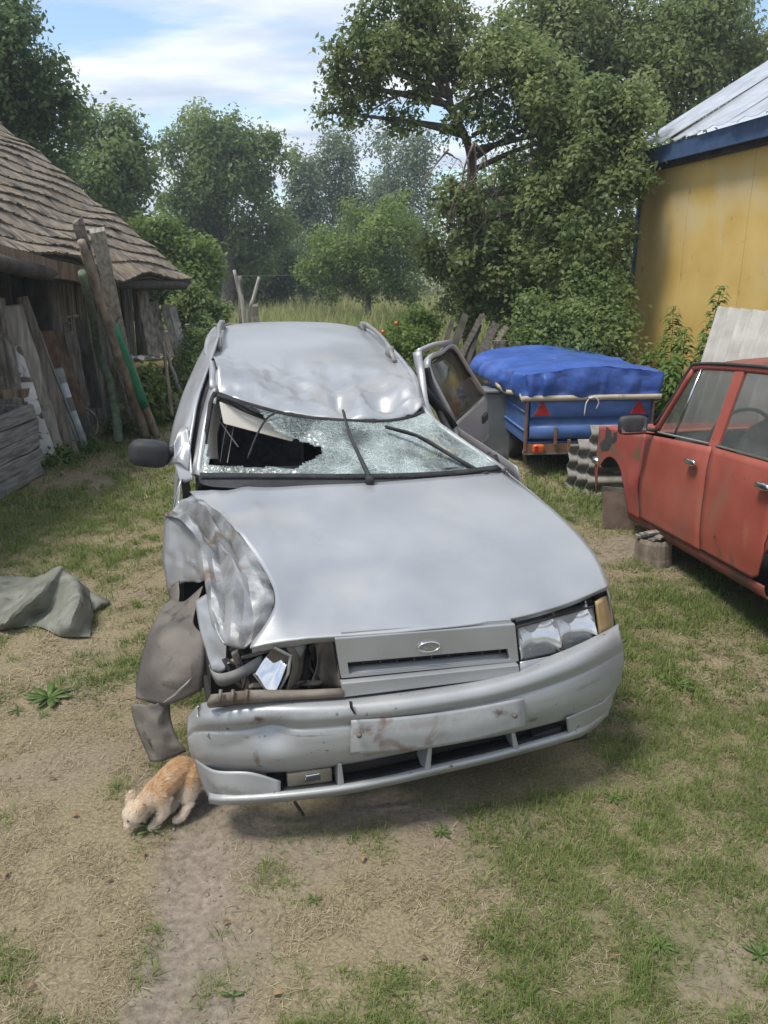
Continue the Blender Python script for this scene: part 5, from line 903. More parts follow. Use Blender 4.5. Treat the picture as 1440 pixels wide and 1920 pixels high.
for nm, c_, d_ in (('side_panel', (.012, TLn/2, (zb0+zt0)/2), (.024, TLn, zt0-zb0)), ('side_panel', (TW-.012, TLn/2, (zb0+zt0)/2), (.024, TLn, zt0-zb0)), ('front_panel', (TW/2, TLn-.012, (zb0+zt0)/2), (TW-.052, .024, zt0-zb0)), ('floor', (TW/2, TLn/2, zb0-.008), (TW-.004, TLn-.004, .016))): MB().box(c_, d_).build(nm, 'trailer_blue', trl, bevel=.004)
tg = patch('tailgate', [[(x, y, z) for x in (.028, TW/2, TW-.028)] for y, z in ((0, zb0+.03), (-.022, zb0+.05), (-.022, zb0+.13), (.0, zb0+.15), (.0, zb0+.22), (-.02, zb0+.24), (-.02, zt0-.02), (0, zt0))], 'trailer_blue', trl, 2, 2, .01)
b = MB()
for z in (zb0+.10, zb0+.27): b.tube([(-.006, .03, z), (-.006, TLn-.03, z)], .012, 6)
b.build('side_rib', 'trailer_blue', trl, True)
MB().box((TW/2, .0, zb0-.06), (TW, .03, .085)).build('rear_beam', 'rust', trl, bevel=.003); MB().box((TW/2, -.0, zb0-.108), (TW+.01, .05, .012)).build('rear_lip', 'galvanised', trl)
for x in (-.004, TW+.004): MB().box((x, -.012, .5), (.02, .03, .5)).build('corner_post', 'rust', trl, bevel=.003)
for x in (.135, TW-.14):
    MB().slab([(x-.078, -.03, zt0-.16), (x+.078, -.03, zt0-.16), (x, -.03, zt0-.02)], (0, .008, 0)).build('triangle_reflector', 'red_reflector', trl, bevel=.003)
    q = rbox('tail_lamp', (x-.02, -.035, zb0-.055), (.055, .03, .042), 'orange_lens', trl, None, 5.); MB().box((x-.045, -.066, zb0-.055), (.035, .008, .06)).build('stop_lens', 'red_reflector', q)
for x in (.27, .40, .78): MB().box((x, -.035, zb0+.06 if x == .27 else zb0-.03), (.028, .022, .16 if x == .27 else .11)).build('latch', 'rust', trl, bevel=.003)
for x in (.12, TW-.12): wheel((x, .85, .25), trl, .25, .14)
b = MB(); b.tube([(TW/2, TLn, .30), (TW/2, TLn+.9, .34)], .03, 6); b.tube([(.15, TLn, .30), (TW/2, TLn+.7, .33)], .02, 6); b.tube([(TW-.15, TLn, .30), (TW/2, TLn+.7, .33)], .02, 6); b.build('drawbar', 'rust', trl)
b = MB(); b.tube([(.05, .12, .28), (.03, .13, .20), (.06, .16, .12)], .018, 6); b.build('leg_stand', 'rust', trl)
tp = empty('tarpaulin', (T0[0], T0[1], 0), TYAW); tag(tp, 'creased bright blue tarpaulin tied over the trailer', 'tarpaulin')
def fold(G):
    G = G.copy(); e = np.clip((G[..., 2]-zt0)/.05, 0, 1); sk = np.clip((1.0-G[..., 2])/.08, 0, 1)*e
    G[..., 2] += ridg(G*np.array([1, .5, 1]), .022, 5., 4.)*e; w1 = ridg(G*np.array([1, 1, .3]), .085, 6.5, 1.); G[..., 1] += w1*sk*.8; G[..., 0] += ridg(G*np.array([1, 1, .3]), .07, 5.5, 8.)*sk*.8; return G
top = lambda x, y: .955+.065*(1-abs(2*np.clip(x/TW, 0, 1)-1))**.85*(1-.06*y)+.012*math.sin(y*7.5)
ysr = np.linspace(-.035, TLn+.05, 11)
rows = []
for k, (x, zf) in enumerate(((-.035, 0), (-.045, .4), (-.04, .85), (-.02, .97), (.03, 1), (.3, 1), (.58, 1), (.88, 1), (TW-.02, 1), (TW+.025, .96), (TW+.035, .4), (TW+.03, 0))):
    row = []
    for i, y in enumerate(ysr):
        z1 = top(min(max(x, 0), TW), y); z = (zt0-.005)+(z1-zt0)*zf; bulge = (.05*(i % 2)+.09*min(1, y/1.0))*math.sin(math.pi*(.15+.7*zf))*(1 if x < 0.05 and k < 4 else 0)
        row.append((x-bulge, y, z-.03*min(1, max(0, y))*(k <= 3)))
    rows.append(row)
patch('cover', rows, 'tarp_blue', tp, 5, 5, .004, fold)
rr_ = []
for zf in (1, .97, .75, .5, .25, 0):
    rr_.append([(x, -.038-.02*math.sin(math.pi*zf)-.018*math.cos(x*13)*(.3+zf*.4), (zt0-.005)+(top(min(max(x, 0), TW), 0)-zt0)*zf+(0.004 if zf == 1 else 0)) for x in np.linspace(-.045, TW+.045, 12)])
patch('rear_skirt', rr_, 'tarp_blue', tp, 5, 4, .004, fold)
patch('hem_band', [[(x, -.048+.004*math.sin(x*17), z) for x in np.linspace(-.06, TW+.06, 10)] for z in (zt0+.025, zt0-.022)], 'canvas_band', tp, 2, 3, .005); patch('hem_band', [[(-.055-.09*min(1, max(0, y))*.6+.012*math.sin(y*14), y, z+.02*math.sin(y*9)) for y in np.linspace(-.05, TLn, 10)] for z in (zt0+.02, zt0-.022)], 'canvas_band', tp, 2, 3, .005)
patch('hem_band', [[(TW+.05, y, z) for y in (-.05, .8, TLn)] for z in (zt0+.02, zt0-.022)], 'canvas_band', tp, 2, 2, .005)
b = MB(); b.tube(crv([(.55, -.062, zt0), (.52, -.07, zt0-.05), (.515, -.06, zt0-.16)], 4), .006, 5); b.tube(crv([(.55, -.062, zt0), (.60, -.075, zt0+.008), (.635, -.07, zt0-.04), (.62, -.06, zt0-.10)], 4), .006, 5); b.tube([(.54, -.07, zt0), (.575, -.07, zt0+.005)], .012, 6); b.build('tie_rope', 'rope', tp, True)
pmat('grey_plastic', (.13, .145, .15), (.18, .195, .20), 5, .6)
bx = gy(930, 785, 7.9); q = empty('storage_bin', (bx[0], bx[1], 0), .1); tag(q, 'dark grey plastic bin between the open car door and the trailer', 'bin')
b = MB(); b.hexa([(-.13, -.12, 0), (.13, -.12, 0), (.13, .12, 0), (-.13, .12, 0), (-.15, -.14, .66), (.15, -.14, .66), (.15, .14, .66), (-.15, .14, .66)]); b.build('tub', 'grey_plastic', q, bevel=.02); MB().box((0, 0, .68), (.33, .31, .03)).build('lid', 'grey_plastic', q, bevel=.01)
wb = gz(938, 850, 0); q = MB().box((0, 0, .055), (.20, .12, .11)); q.v = [(x+.006*math.sin(y*40+z*31), y, z) for x, y, z in q.v]; q = q.build('wood_block', 'brown_plank', None, bevel=.008); q.location = (gy(937, 838, 7.2)[0], 7.25, .0); q.rotation_euler = (0, 0, .3); tag(q, 'short brown wood block beside the trailer corner', 'wood block')
# corrugated sheets: stack on edge by the red bonnet
def corr_sheet(name, label, org, lx, up, L, Hh, m, per=.145, amp=.024, group=None, th=.007, along='up'):
    """sheet spanned by lx (length L) and up (height Hh); waves repeat along `along`"""
    lx, up = np.array(lx, float), np.array(up, float); lx /= np.linalg.norm(lx); up /= np.linalg.norm(up); nr_ = np.cross(lx, up); nw = int((Hh if along == 'up' else L)/per*8); G = []
    for i in range(nw+1):
        t = i/nw; a = amp*math.cos(t*nw/8*2*math.pi)
        G.append([lx*(L*s_ if along == 'up' else L*t)+up*(Hh*t if along == 'up' else Hh*s_)+nr_*a for s_ in (0, .5, 1)])
    o = MB().grid(np.array(G)).build(name, m, None, True, th); o.location = org; tag(o, label, 'roofing sheet', group); return o
for i, (px, py, Y, Hh, lab) in enumerate(((1098, 925, 6.42, .60, 'dirty corrugated roofing sheet on edge against the red bonnet, nearest of three'), (1078, 918, 6.52, .46, 'dirty corrugated roofing sheet on edge, middle one of three'), (1062, 908, 6.62, .40, 'dirty corrugated roofing sheet on edge, outermost and lowest of three'))):
    p = gy(px, py, Y); corr_sheet('roofing_sheet', lab, (p[0], Y, .0), (.995, .02, 0), (.03, .10, 1), 1.15, Hh, 'asbestos_dirty', .13, .035, 'roofing sheets stacked by the red car')
for i in range(2):
    p = gy(1304, 690, 6.75-.25*i); corr_sheet('roofing_sheet', ('pale corrugated roofing sheet leaning on the yellow wall, front one' if i else 'pale corrugated roofing sheet leaning on the yellow wall, back one'), (2.66+.05*i, 7.05-.02*i, .02), (hd[0], hd[1], 0), (.20, .02, 1), 1.5, 1.53-.03*i, 'asbestos', .17, .062, 'roofing sheets leaning on the house', along='L')
# ------------------------------------------------------------------ things leaning on the barn
def lean(name, label, cat, foot, top, Yt, wid, th, m, seed, kind='plank', Yf=None, group='timber leaning on the barn'):
    p = gz(*foot) if Yf is None else gy(foot[0], foot[1], Yf); q = gy(top[0], top[1], Yt); base = np.array([p[0], p[1], 0.])
    if kind == 'plank': o = rough_plank(p-base, q-base, wid, th, (1, .35, 0), seed).build(name, m)
    else:
        r = random.Random(seed); n = 9; P = [p+(q-p)*i/(n-1)+np.array([r.uniform(-1, 1), r.uniform(-1, 1), 0])*wid*.13*(0 < i < n-1)-base for i in range(n)]; b = MB(); b.tube(crv(P, 3), [wid/2*(1.1-.35*i/(3*n-3))*r.uniform(.93, 1.07) for i in range(3*n-2)], 9); o = b.build(name, m, None, True)
    o.location = base; tag(o, label, cat, group); return o
lean('plank', 'wide grey plank leaning on the barn behind the white board', 'plank', (108, 862), (20, 570), 7.45, .19, .03, 'pale_plank', 1)
lean('plank', 'dark grey plank leaning at the left edge above the log wall', 'plank', (38, 800), (-8, 560), 7.15, .15, .03, 'weathered_wood', 2, Yf=7.4)
lean('plank', 'narrow plank at the far left edge behind the log wall', 'plank', (10, 800), (-30, 600), 7.0, .12, .03, 'old_plank', 3, Yf=7.3)
lean('painted_board', 'board with peeling white paint leaning beside the log wall', 'board', (98, 872), (24, 652), 7.45, .13, .025, 'white_paint', 4)
lean('plank', 'thin brown plank sloping out beside the log wall', 'plank', (110, 872), (66, 790), 7.75, .07, .03, 'brown_plank', 5)
lean('plank', 'dark plank between the wide grey plank and the metal rod', 'plank', (140, 858), (42, 560), 7.6, .11, .03, 'old_plank', 6)
lean('metal_rod', 'thin pale metal rod leaning on the dark barn wall', 'rod', (160, 850), (52, 562), 7.65, .022, .02, 'galvanised', 7, 'pole')
g = lean('gutter', 'dented galvanised sheet metal gutter leaning on the barn', 'gutter', (160, 848), (108, 692), 8.0, .10, .02, 'galvanised', 8); lean('gutter', 'second bent galvanised strip right of the dented gutter', 'gutter', (178, 830), (118, 700), 8.15, .09, .015, 'galvanised', 9)
lean('plank', 'brown board with two holes leaning inside the barn front', 'plank', (150, 780), (92, 622), 7.95, .17, .03, 'brown_plank', 10, Yf=8.3)
lean('plank', 'pale grey board standing right of the holed brown board', 'plank', (160, 760), (130, 622), 8.4, .10, .03, 'weathered_wood', 11, Yf=8.5)
lean('plank', 'dark upright board behind the crooked mossy pole', 'plank', (180, 760), (152, 600), 8.6, .13, .03, 'wall_plank', 12, Yf=8.8)
cp = [gz(222, 830)]+[gy(x, y, Y) for x, y, Y in ((219, 790, 8.62), (213, 755, 8.65), (206, 715, 8.7), (193, 685, 8.65), (184, 655, 8.5), (177, 610, 8.1), (168, 565, 7.7), (154, 512, 7.25))]; base = np.array([cp[0][0], cp[0][1], 0]); b = MB(); P = crv([q-base for q in cp], 4); b.tube(P, [.052*(1-.010*i)*(1+.08*math.sin(i*2.2)) for i in range(len(P))], 10); o = b.build('crooked_pole', 'mossy_pole', None, True); o.location = base; tag(o, 'crooked greenish mossy pole leaning on the barn eave', 'pole', 'timber leaning on the barn')
o = lean('log_pole', 'long knotty log pole leaning on the eave, front one of two', 'pole', (274, 822), (152, 452), 7.2, .10, 0, 'bark_pole', 14, 'pole'); o = lean('log_pole', 'thick long log pole right behind the front one', 'pole', (288, 812), (158, 470), 7.5, .115, 0, 'bark_pole', 15, 'pole')
o = lean('wrapped_pole', 'brown pole wrapped in bright green mesh', 'pole', (294, 820), (198, 578), 7.7, .07, 0, 'bark_pole', 16, 'pole'); p0, p1 = gz(294, 820), gy(198, 578, 7.7); bb = np.array(o.location); b = MB(); b.tube([p0+(p1-p0)*t-bb for t in np.linspace(.28, .88, 8)], [.050, .054, .050, .053, .049, .053, .05, .052], 10); b.build('mesh_wrap', 'green_mesh', o, True)
lean('plank', 'wide pale plank reaching above the eave, right one of two', 'plank', (258, 800), (182, 432), 7.55, .13, .035, 'pale_plank', 17, Yf=9.1)
lean('plank', 'grey plank end sticking up above the eave, left one of two', 'plank', (258, 792), (145, 415), 7.62, .10, .04, 'weathered_wood', 18, Yf=9.3)
lean('stick', 'short pale stick slanting onto the littered table', 'stick', (250, 682), (221, 622), 9.6, .03, 0, 'pale_plank', 19, 'pole', Yf=9.8)
lean('stick', 'thin bent post standing right of the littered table', 'stick', (322, 780), (306, 640), 9.5, .045, 0, 'bark_pole', 20, 'pole', Yf=9.3); lean('stick', 'forked grey post leaning at the right end of the table', 'stick', (336, 730), (312, 660), 9.8, .05, 0, 'weathered_wood', 21, 'pole', Yf=9.8)
lean('plank', 'leaning plank near the far barn corner, leftmost of four', 'plank', (290, 668), (268, 550), 10.3, .14, .03, 'weathered_wood', 22, Yf=10.1); lean('plank', 'leaning plank near the far barn corner, second of four', 'plank', (310, 668), (288, 566), 10.6, .10, .03, 'old_plank', 23, Yf=10.4)
lean('plank', 'leaning plank near the far barn corner, third of four', 'plank', (333, 665), (308, 570), 10.9, .09, .03, 'weathered_wood', 24, Yf=10.7); lean('plank', 'leaning plank near the far barn corner, rightmost of four', 'plank', (345, 662), (322, 574), 11.1, .10, .03, 'pale_plank', 25, Yf=10.9)
b = MB(); P = [gy(x, y, 8.6) for x, y in ((82, 602), (112, 596), (147, 592))]; b.tube(P, .012, 6); o = b.build('stick', 'pale_plank', None, True); tag(o, 'thin horizontal stick hung across the dark barn front, upper one', 'stick', 'hung sticks'); b = MB(); b.tube([gy(x, y, 8.62) for x, y in ((100, 600), (120, 606), (142, 606))], .011, 6); o = b.build('stick', 'pale_plank', None, True); tag(o, 'thin horizontal stick hung across the dark barn front, lower one', 'stick', 'hung sticks')
b = MB(); b.tube([gy(x, y, 8.5) for x, y in ((134, 528), (136, 560), (138, 605), (141, 660))], .012, 5); o = b.build('hanging_rope', 'dead_twig', None, True); tag(o, 'old rope hanging straight down from the eave beam', 'rope')
c_ = gy(150, 797, 8.3); b = MB(); b.tube([c_+np.array([.19*math.cos(a), .03*math.sin(a*2), .19*math.sin(a)]) for a in np.linspace(-1.3, 1.4, 16)], .009, 6); o = b.build('cable_loop', 'weathered_wood', None, True); tag(o, 'grey cable bent in a loop beside the gutter', 'cable')
# log crib at the left edge
lc = gz(76, 893); lw = empty('timber_crib', (lc[0], lc[1], 0), math.atan2(-1, -.02)); tag(lw, 'low crib of weathered squared timbers at the left edge', 'timber crib')
pmat('crib_timber', (.13, .125, .118), (.30, .285, .265), 6, .92, bump=.8, bscale=20, stretch=(.6, 5, 5), c3=(.40, .38, .35), s3=2.2, p3=(.66, .8))
for k in range(5):
    for (x0, y0, x1, y1) in ((-.03, 0, 1.7, -.02), (0, -.06, -.02, -.95)):
        jz = random.uniform(-.012, .012); hh = .128; b = rough_plank((x0+random.uniform(-.03, .03), y0+0, .075+k*.132+jz), (x1, y1+random.uniform(-.03, .03), .075+k*.132-jz), hh, .055, (0, 0, 1), 40+k*2+(y1 < -.5), 7); b.build('timber', 'crib_timber', lw, bevel=.008)
for x, y, z, a in ((.35, -.6, .74, .3), (.75, -.7, .74, .1)): rough_plank((x, y-.1, z), (x+.1, y+.5, z+.06), .09, .07, (1, 0, 0), int(x*100)).build('timber', 'weathered_wood', lw)
o = rough_plank((0, 0, 0), (.22, .05, .01), .09, .07, (0, 1, 0), 77).build('split_log', 'brown_plank', None); o.location = gy(2, 740, 6.75); tag(o, 'short orange split log lying on the timber crib', 'log')
# littered table
tb = gz(272, 676, .70); tbl = empty('table', (tb[0], tb[1], 0), .1); tag(tbl, 'small old table with yellow oilcloth in front of the barn', 'table')
MB().box((0, 0, .68), (.62, .50, .03)).build('table_top', 'old_plank', tbl, bevel=.004)
for x in (-.27, .27):
    for y in (-.2, .2): MB().box((x, y, .33), (.05, .05, .66)).build('leg', 'old_plank', tbl)
pmat('oilcloth', (.55, .43, .10), (.62, .55, .30), 8, .6); pmat('white_rag', (.62, .61, .57), (.74, .73, .70), 9, .8, c3=(.35, .32, .24), s3=7)
patch('oilcloth', [[(x, y, .70+.012*math.sin(x*30+y*17)-(.07 if abs(y) > .25 else 0)) for x in np.linspace(-.33, .33, 7)] for y in (-.27, -.25, 0, .25, .27)], 'oilcloth', tbl, 3, 3, .003)
for i, (x, y, s_, lab, m) in enumerate(((-.12, -.08, .15, 'white rag spread over the left of the table', 'white_rag'), (.12, .02, .13, 'crumpled white rag in the middle of the table', 'white_rag'), (.22, .08, .08, 'crumpled yellow wrapper on the right of the table', 'oilcloth'))):
    o = patch('rag', [[(s_*a, s_*c__, .015+.035*abs(math.sin(a*3+i))*abs(math.cos(c__*2.3+i))) for a in np.linspace(-1, 1, 6)] for c__ in np.linspace(-1, 1, 6)], m, None, 4, 4, .004, lambda G: G+np.stack([G[..., 0]*0, G[..., 0]*0, ridg(G, .03, 14., 2.)], -1)); o.location = (tb[0]+x, tb[1]+y, .715); o.rotation_euler = (0, 0, i); tag(o, lab, 'rag', 'litter on the table')
tree('vine', 'bright green vine climbing under the littered table', gz(280, 780), cl([(285, 715, 22, 9.6), (300, 735, 18, 9.5), (270, 740, 22, 9.6), (290, 765, 22, 9.4), (255, 770, 20, 9.4)]), 900, .09, 'leaf_bright', 31, tr=.012, per=8, cat='plant')
for (px, py, r_, n, lab, sd_) in ((110, 870, 26, 900, 'low green weeds at the foot of the leaning planks', 41), (240, 815, 34, 1400, 'clump of green weeds around the pole feet', 42), (310, 790, 22, 800, 'clump of green weeds right of the pole feet', 43), (190, 760, 26, 900, 'dark weeds in the shade behind the crooked pole', 44), (150, 850, 16, 500, 'small weeds below the gutter', 45)):
    p = gz(px, py); tree('weed_clump', lab, p, [(p+np.array([dx, dy, .07]), (r_/FPX*p[1]*.8, r_/FPX*p[1]*.6, .09)) for dx, dy in ((-.12, 0), (.12, .05), (0, -.06))], n, .045, 'leaf_weed', sd_, tr=.006, per=6, cat='weeds', group='weeds along the barn', limbs=False)
# things in the middle distance behind the silver car
def pole3(name, lab, pts, Y, r_, m, cat, group=None):
    P = [gy(x, y, Y) for x, y in pts]; base = np.array([P[0][0], P[0][1], 0]); P[0][2] = min(P[0][2], 0.); b = MB(); Q = crv([q-base for q in P], 4); b.tube(Q, [r_*(1-.4*i/len(Q)) for i in range(len(Q))], 8); o = b.build(name, m, None, True); o.location = base; tag(o, lab, cat, group); return o
pole3('fence_stick', 'pale slanting stick left of the dark fence post', [(462, 660), (456, 580), (448, 545), (439, 506)], 13, .04, 'pale_plank', 'stick'); pole3('fence_stick', 'pale slanting stick right of the dark fence post', [(464, 660), (468, 590), (475, 560), (486, 519)], 13.1, .038, 'pale_plank', 'stick'); pole3('fence_post', 'dark rotten fence post behind the silver car roof', [(455, 660), (454, 600), (452, 560), (449, 517)], 13.4, .065, 'old_plank', 'post')
o = rough_plank((0, 0, 0), (0, 0, 1.13), .12, .03, (1, 0, 0), 5).build('plank', 'weathered_wood', None); p = gy(480, 640, 13.6); o.location = (p[0], 13.6, .1); tag(o, 'short grey upright board right of the fence post', 'plank')
o = MB().box((0, 0, .42), (1.3, .16, .85)).build('low_wall', 'concrete', None, bevel=.02); p = gy(360, 640, 13.0); o.location = (p[0], 13.2, 0); o.rotation_euler = (0, 0, .1); tag(o, 'low grey concrete wall beyond the barn corner', 'wall')
for k in range(3):
    o = rough_plank((-.42+.05*k, 0, 0), (.40-.04*k, .06*k, 0), .25, .035, (0, 1, 0), 60+k).build('plank', 'old_plank', None); p = gy(397, 600, 12.4); o.location = (p[0], 12.4, 1.0-.045*k-.02); tag(o, ('top', 'middle', 'bottom')[k]+' board of the low stack beyond the shrub', 'plank', 'low stack of boards')
for k, x in enumerate((-.3, .3)): o = MB().tube([(0, 0, 0), (0, 0, .88)], .06, 8).build('block', 'old_plank', None); p = gy(397, 600, 12.4); o.location = (p[0]+x, 12.45, 0); tag(o, ('left', 'right')[k]+' short post carrying the low stack of boards', 'post')
P = [gy(x, y, 18) for x, y in ((300, 511), (420, 517), (600, 516))]; b = MB(); b.tube(crv(P, 4), .006, 4); o = b.build('clothesline', 'grey_strip', None); tag(o, 'thin wire strung across in front of the far trees', 'wire')
# pile of old boards behind the trailer
ordn = ['first', 'second', 'third', 'fourth', 'fifth', 'sixth', 'seventh', 'eighth']
for i, (x0, y0, x1, y1, m) in enumerate(((818, 690, 850, 598, 'dark_wood'), (838, 690, 872, 590, 'dark_wood'), (852, 692, 904, 592, 'wall_plank'), (872, 695, 900, 610, 'dark_wood'), (885, 700, 930, 606, 'wall_plank'), (900, 700, 948, 612, 'old_plank'), (975, 700, 968, 608, 'dark_wood'), (988, 700, 984, 622, 'wall_plank'))):  # dark wood tones stand in for the tree's shade on these boards
    lean('plank', 'old board leaning behind the blue trailer, '+ordn[i]+' from the left', 'plank', (x0, y0), (x1, y1), 10.4, (.06, .09, .07, .05, .10, .06, .08, .07)[i], .035, m, 80+i, Yf=9.7, group='old boards behind the trailer')
for i in range(5):
    p = gy(925, 662-i*5, 9.9); o = rough_plank((0, 0, 0), (.52, .1, random.uniform(-.02, .02)), .07, .045, (0, 1, 0), 95+i).build('plank', 'weathered_wood', None); o.location = (p[0], 9.9, p[2]); tag(o, 'flat stacked board behind the trailer, '+ordn[i]+' from the bottom', 'plank', 'flat boards behind the trailer')
o = MB().box((0, 0, .36), (.75, .4, .72)).build('crate', 'old_plank', None, bevel=.02); p = gy(955, 665, 10.05); o.location = (p[0], 10.12, 0); tag(o, 'dark wooden crate under the flat stacked boards', 'crate')
# ------------------------------------------------------------------ tall weeds at the yellow wall
def weed(name, lab, foot, H_, n, L, seed, m='leaf_weed', group='tall weeds at the yellow wall'):
    r = np.random.default_rng(seed); root = empty(name, (foot[0], foot[1], 0)); tag(root, lab, 'weed', group); lean_ = r.uniform(-.12, .12, 2); P = [np.array([lean_[0]*t*t*H_, lean_[1]*t*t*H_, t*H_]) for t in np.linspace(0, 1, 6)]
    b = MB(); b.tube(P, [.008*(1-.13*i) for i in range(6)], 5); b.build('stem', 'leaf_weed', root); V, F, T = [], [], []
    for i in range(n):
        t = .12+.88*(i+.5)/n; c_ = np.array([lean_[0]*t*t*H_, lean_[1]*t*t*H_, t*H_]); l = L*(1.15-.75*t)*r.uniform(.8, 1.2)
        for k in range(4 if t > .3 else 3):
            a = i*1.3+k*1.57+r.uniform(-.3, .3); d = np.array([math.cos(a), math.sin(a), 0]); s_ = np.array([-d[1], d[0], 0]); u0 = r.uniform(.1, .5)
            p1 = c_+d*l*.5+np.array([0, 0, l*.3*u0]); p2 = c_+d*l*.95+np.array([0, 0, -l*.25]); w_ = l*.17; j = len(V); V += [c_, p1+s_*w_, p2, p1-s_*w_]; F.append((j, j+1, j+2, j+3)); T.append(np.clip(r.normal(.5, .2)+.25*t, 0, 1))
    np_mesh('leaves', np.array(V), np.array(F), m, root, np.array(T)); return root
wi = 0
for (px, Y, H_, lab) in ((1215, 8.6, 1.10, 'tall weed left of the tallest, by the yellow wall'), (1258, 8.2, 1.42, 'tall leafy weed second left of the tallest by the yellow wall'), (1308, 7.9, 1.62, 'tallest pointed weed in front of the yellow wall'), (1280, 7.7, 1.25, 'leafy weed just left below the tallest weed'), (1300, 7.4, 1.05, 'bushy weed directly behind the red car windscreen'), (1240, 7.6, 1.0, 'leafy weed above the trailer right corner'), (1268, 7.3, .95, 'low leafy weed between the trailer and the red car roof'), (1195, 8.0, 1.0, 'low weed at the foot of the blue corner board'), (1330, 7.6, 1.2, 'weed touching the pale roofing sheets')):
    p = gy(px, 700, Y); wi += 1; weed('tall_weed', lab, p, H_*1.04, 56, .25, 200+wi)
for i, (px, py, H_, lab) in enumerate(((715, 640, .9, 'flower plant with orange blooms behind the car roof'), (740, 650, 1.0, 'flower plant right of the orange blooms behind the car'))):
    p = gy(px, py, 11.0); q = weed('flower_plant', lab, p, H_*1.1, 26, .16, 300+i, group='flowers behind the car')
    MB().tube([(.02, 0, H_*1.08), (.02, 0, H_*1.1), (.02, -.01, H_*1.13)], [.008, .032, .02], 9).build('bloom', 'orange_lens', q, True)
# ------------------------------------------------------------------ small plants and litter on the ground
def rosette(lab, px, py, L, n, seed, up=.5, name='dandelion', group=None):
    p = gz(px, py); r = np.random.default_rng(seed); V, F, T = [], [], []
    for i in range(n):
        a = 2*math.pi*i/n+r.uniform(-.3, .3); d = np.array([math.cos(a), math.sin(a), 0]); s_ = np.array([-d[1], d[0], 0]); l = L*r.uniform(.6, 1.1); e = up*r.uniform(.4, 1.2); w_ = l*.13
        Q = [(0, .25), (.35, .8), (.7, 1.), (1., .1)]; j = len(V)
        for t, ww in Q: c_ = d*l*t+np.array([0, 0, l*(e*t-.55*e*t*t)+.006]); V += [c_-s_*w_*ww, c_+s_*w_*ww]
        for k in range(3): F.append((j+2*k, j+2*k+1, j+2*k+3, j+2*k+2)); T.append(np.clip(r.normal(.6, .2), 0, 1))
    o = np_mesh(name, np.array(V), np.array(F), 'leaf_weed', None, np.array(T)); o.location = (p[0], p[1], float(gh(p[0], p[1]))); tag(o, lab, 'weed', group); q = o.modifiers.new('s', 'SOLIDIFY'); q.thickness = .001; return o
rosette('bright green dandelion rosette on bare soil left of the car', 92, 1312, .11, 16, 1); rosette('small weed just left of the dandelion rosette', 32, 1335, .05, 6, 2); rosette('small green weed under the front bumper', 828, 1562, .05, 7, 3); rosette('small broadleaf weed in the lower middle of the yard', 590, 1690, .03, 5, 4, name='seedling'); rosette('two-leaved seedling near the bottom edge', 436, 1870, .035, 4, 5, name='seedling'); rosette('pale green weed low on the right', 1240, 1770, .05, 8, 6); rosette('grey green plantain weed right of the car', 1270, 1285, .09, 8, 7, name='plantain'); rosette('small weed in the grass below the right headlight', 1150, 1500, .05, 8, 8)
rosette('green grass tuft weed beside the kitten', 284, 1560, .05, 9, 9, 1.2); rosette('leafy weed at the far right edge of the yard', 1425, 1790, .05, 7, 10)
lp = [(140, 1533, 'dry curled leaf left of the kitten head'), (182, 1750, 'largest brown leaf beside the left of the dirt track'), (8, 1645, 'pale dry leaf at the left edge of the yard'), (205, 1650, 'thin dry leaf below and left of the kitten'), (425, 1735, 'dry leaf at the right side of the dirt track'), (682, 1615, 'flat reddish leaf in the shade in front of the bumper'), (522, 1870, 'dry leaf near the bottom edge right of the track'), (795, 1800, 'pale upright dry leaf in the lower middle grass'), (1270, 1610, 'dark curled leaf in the green grass at right'), (1150, 1800, 'pale leaf in the grass at the lower right'), (270, 1605, 'orange dry leaf just below the kitten'), (100, 1465, 'dry leaf between the dandelion and the kitten'), (905, 1515, 'brown leaf under the right half of the bumper'), (60, 1850, 'dry leaf in the bottom left corner'), (1135, 1730, 'small pale leaf left of the low right weed')]
for i, (px, py, lab) in enumerate(lp):
    p = gz(px, py); r = random.Random(i); L = r.uniform(.018, .034); V = []; F = []
    for k, (t, ww) in enumerate(((0, .1), (.3, .8), (.65, .9), (1, .1))): cu = .35*math.sin(t*3); V += [(L*(t-.5), -L*.3*ww, L*cu*.5+L*.2*ww), (L*(t-.5), 0, L*cu*.5), (L*(t-.5), L*.3*ww, L*cu*.5+L*.25*ww)]
    for k in range(3): F += [(k*3, k*3+1, k*3+4, k*3+3), (k*3+1, k*3+2, k*3+5, k*3+4)]
    o = np_mesh('fallen_leaf', np.array(V), np.array(F), 'leaf_brown', None, np.full(6, r.random())); q = o.modifiers.new('s', 'SOLIDIFY'); q.thickness = .0008; o.location = (p[0], p[1], float(gh(p[0], p[1]))+.008); o.rotation_euler = (r.uniform(-.3, .3), r.uniform(-.3, .3), r.uniform(0, 6)); tag(o, lab, 'leaf', 'fallen leaves in the yard')
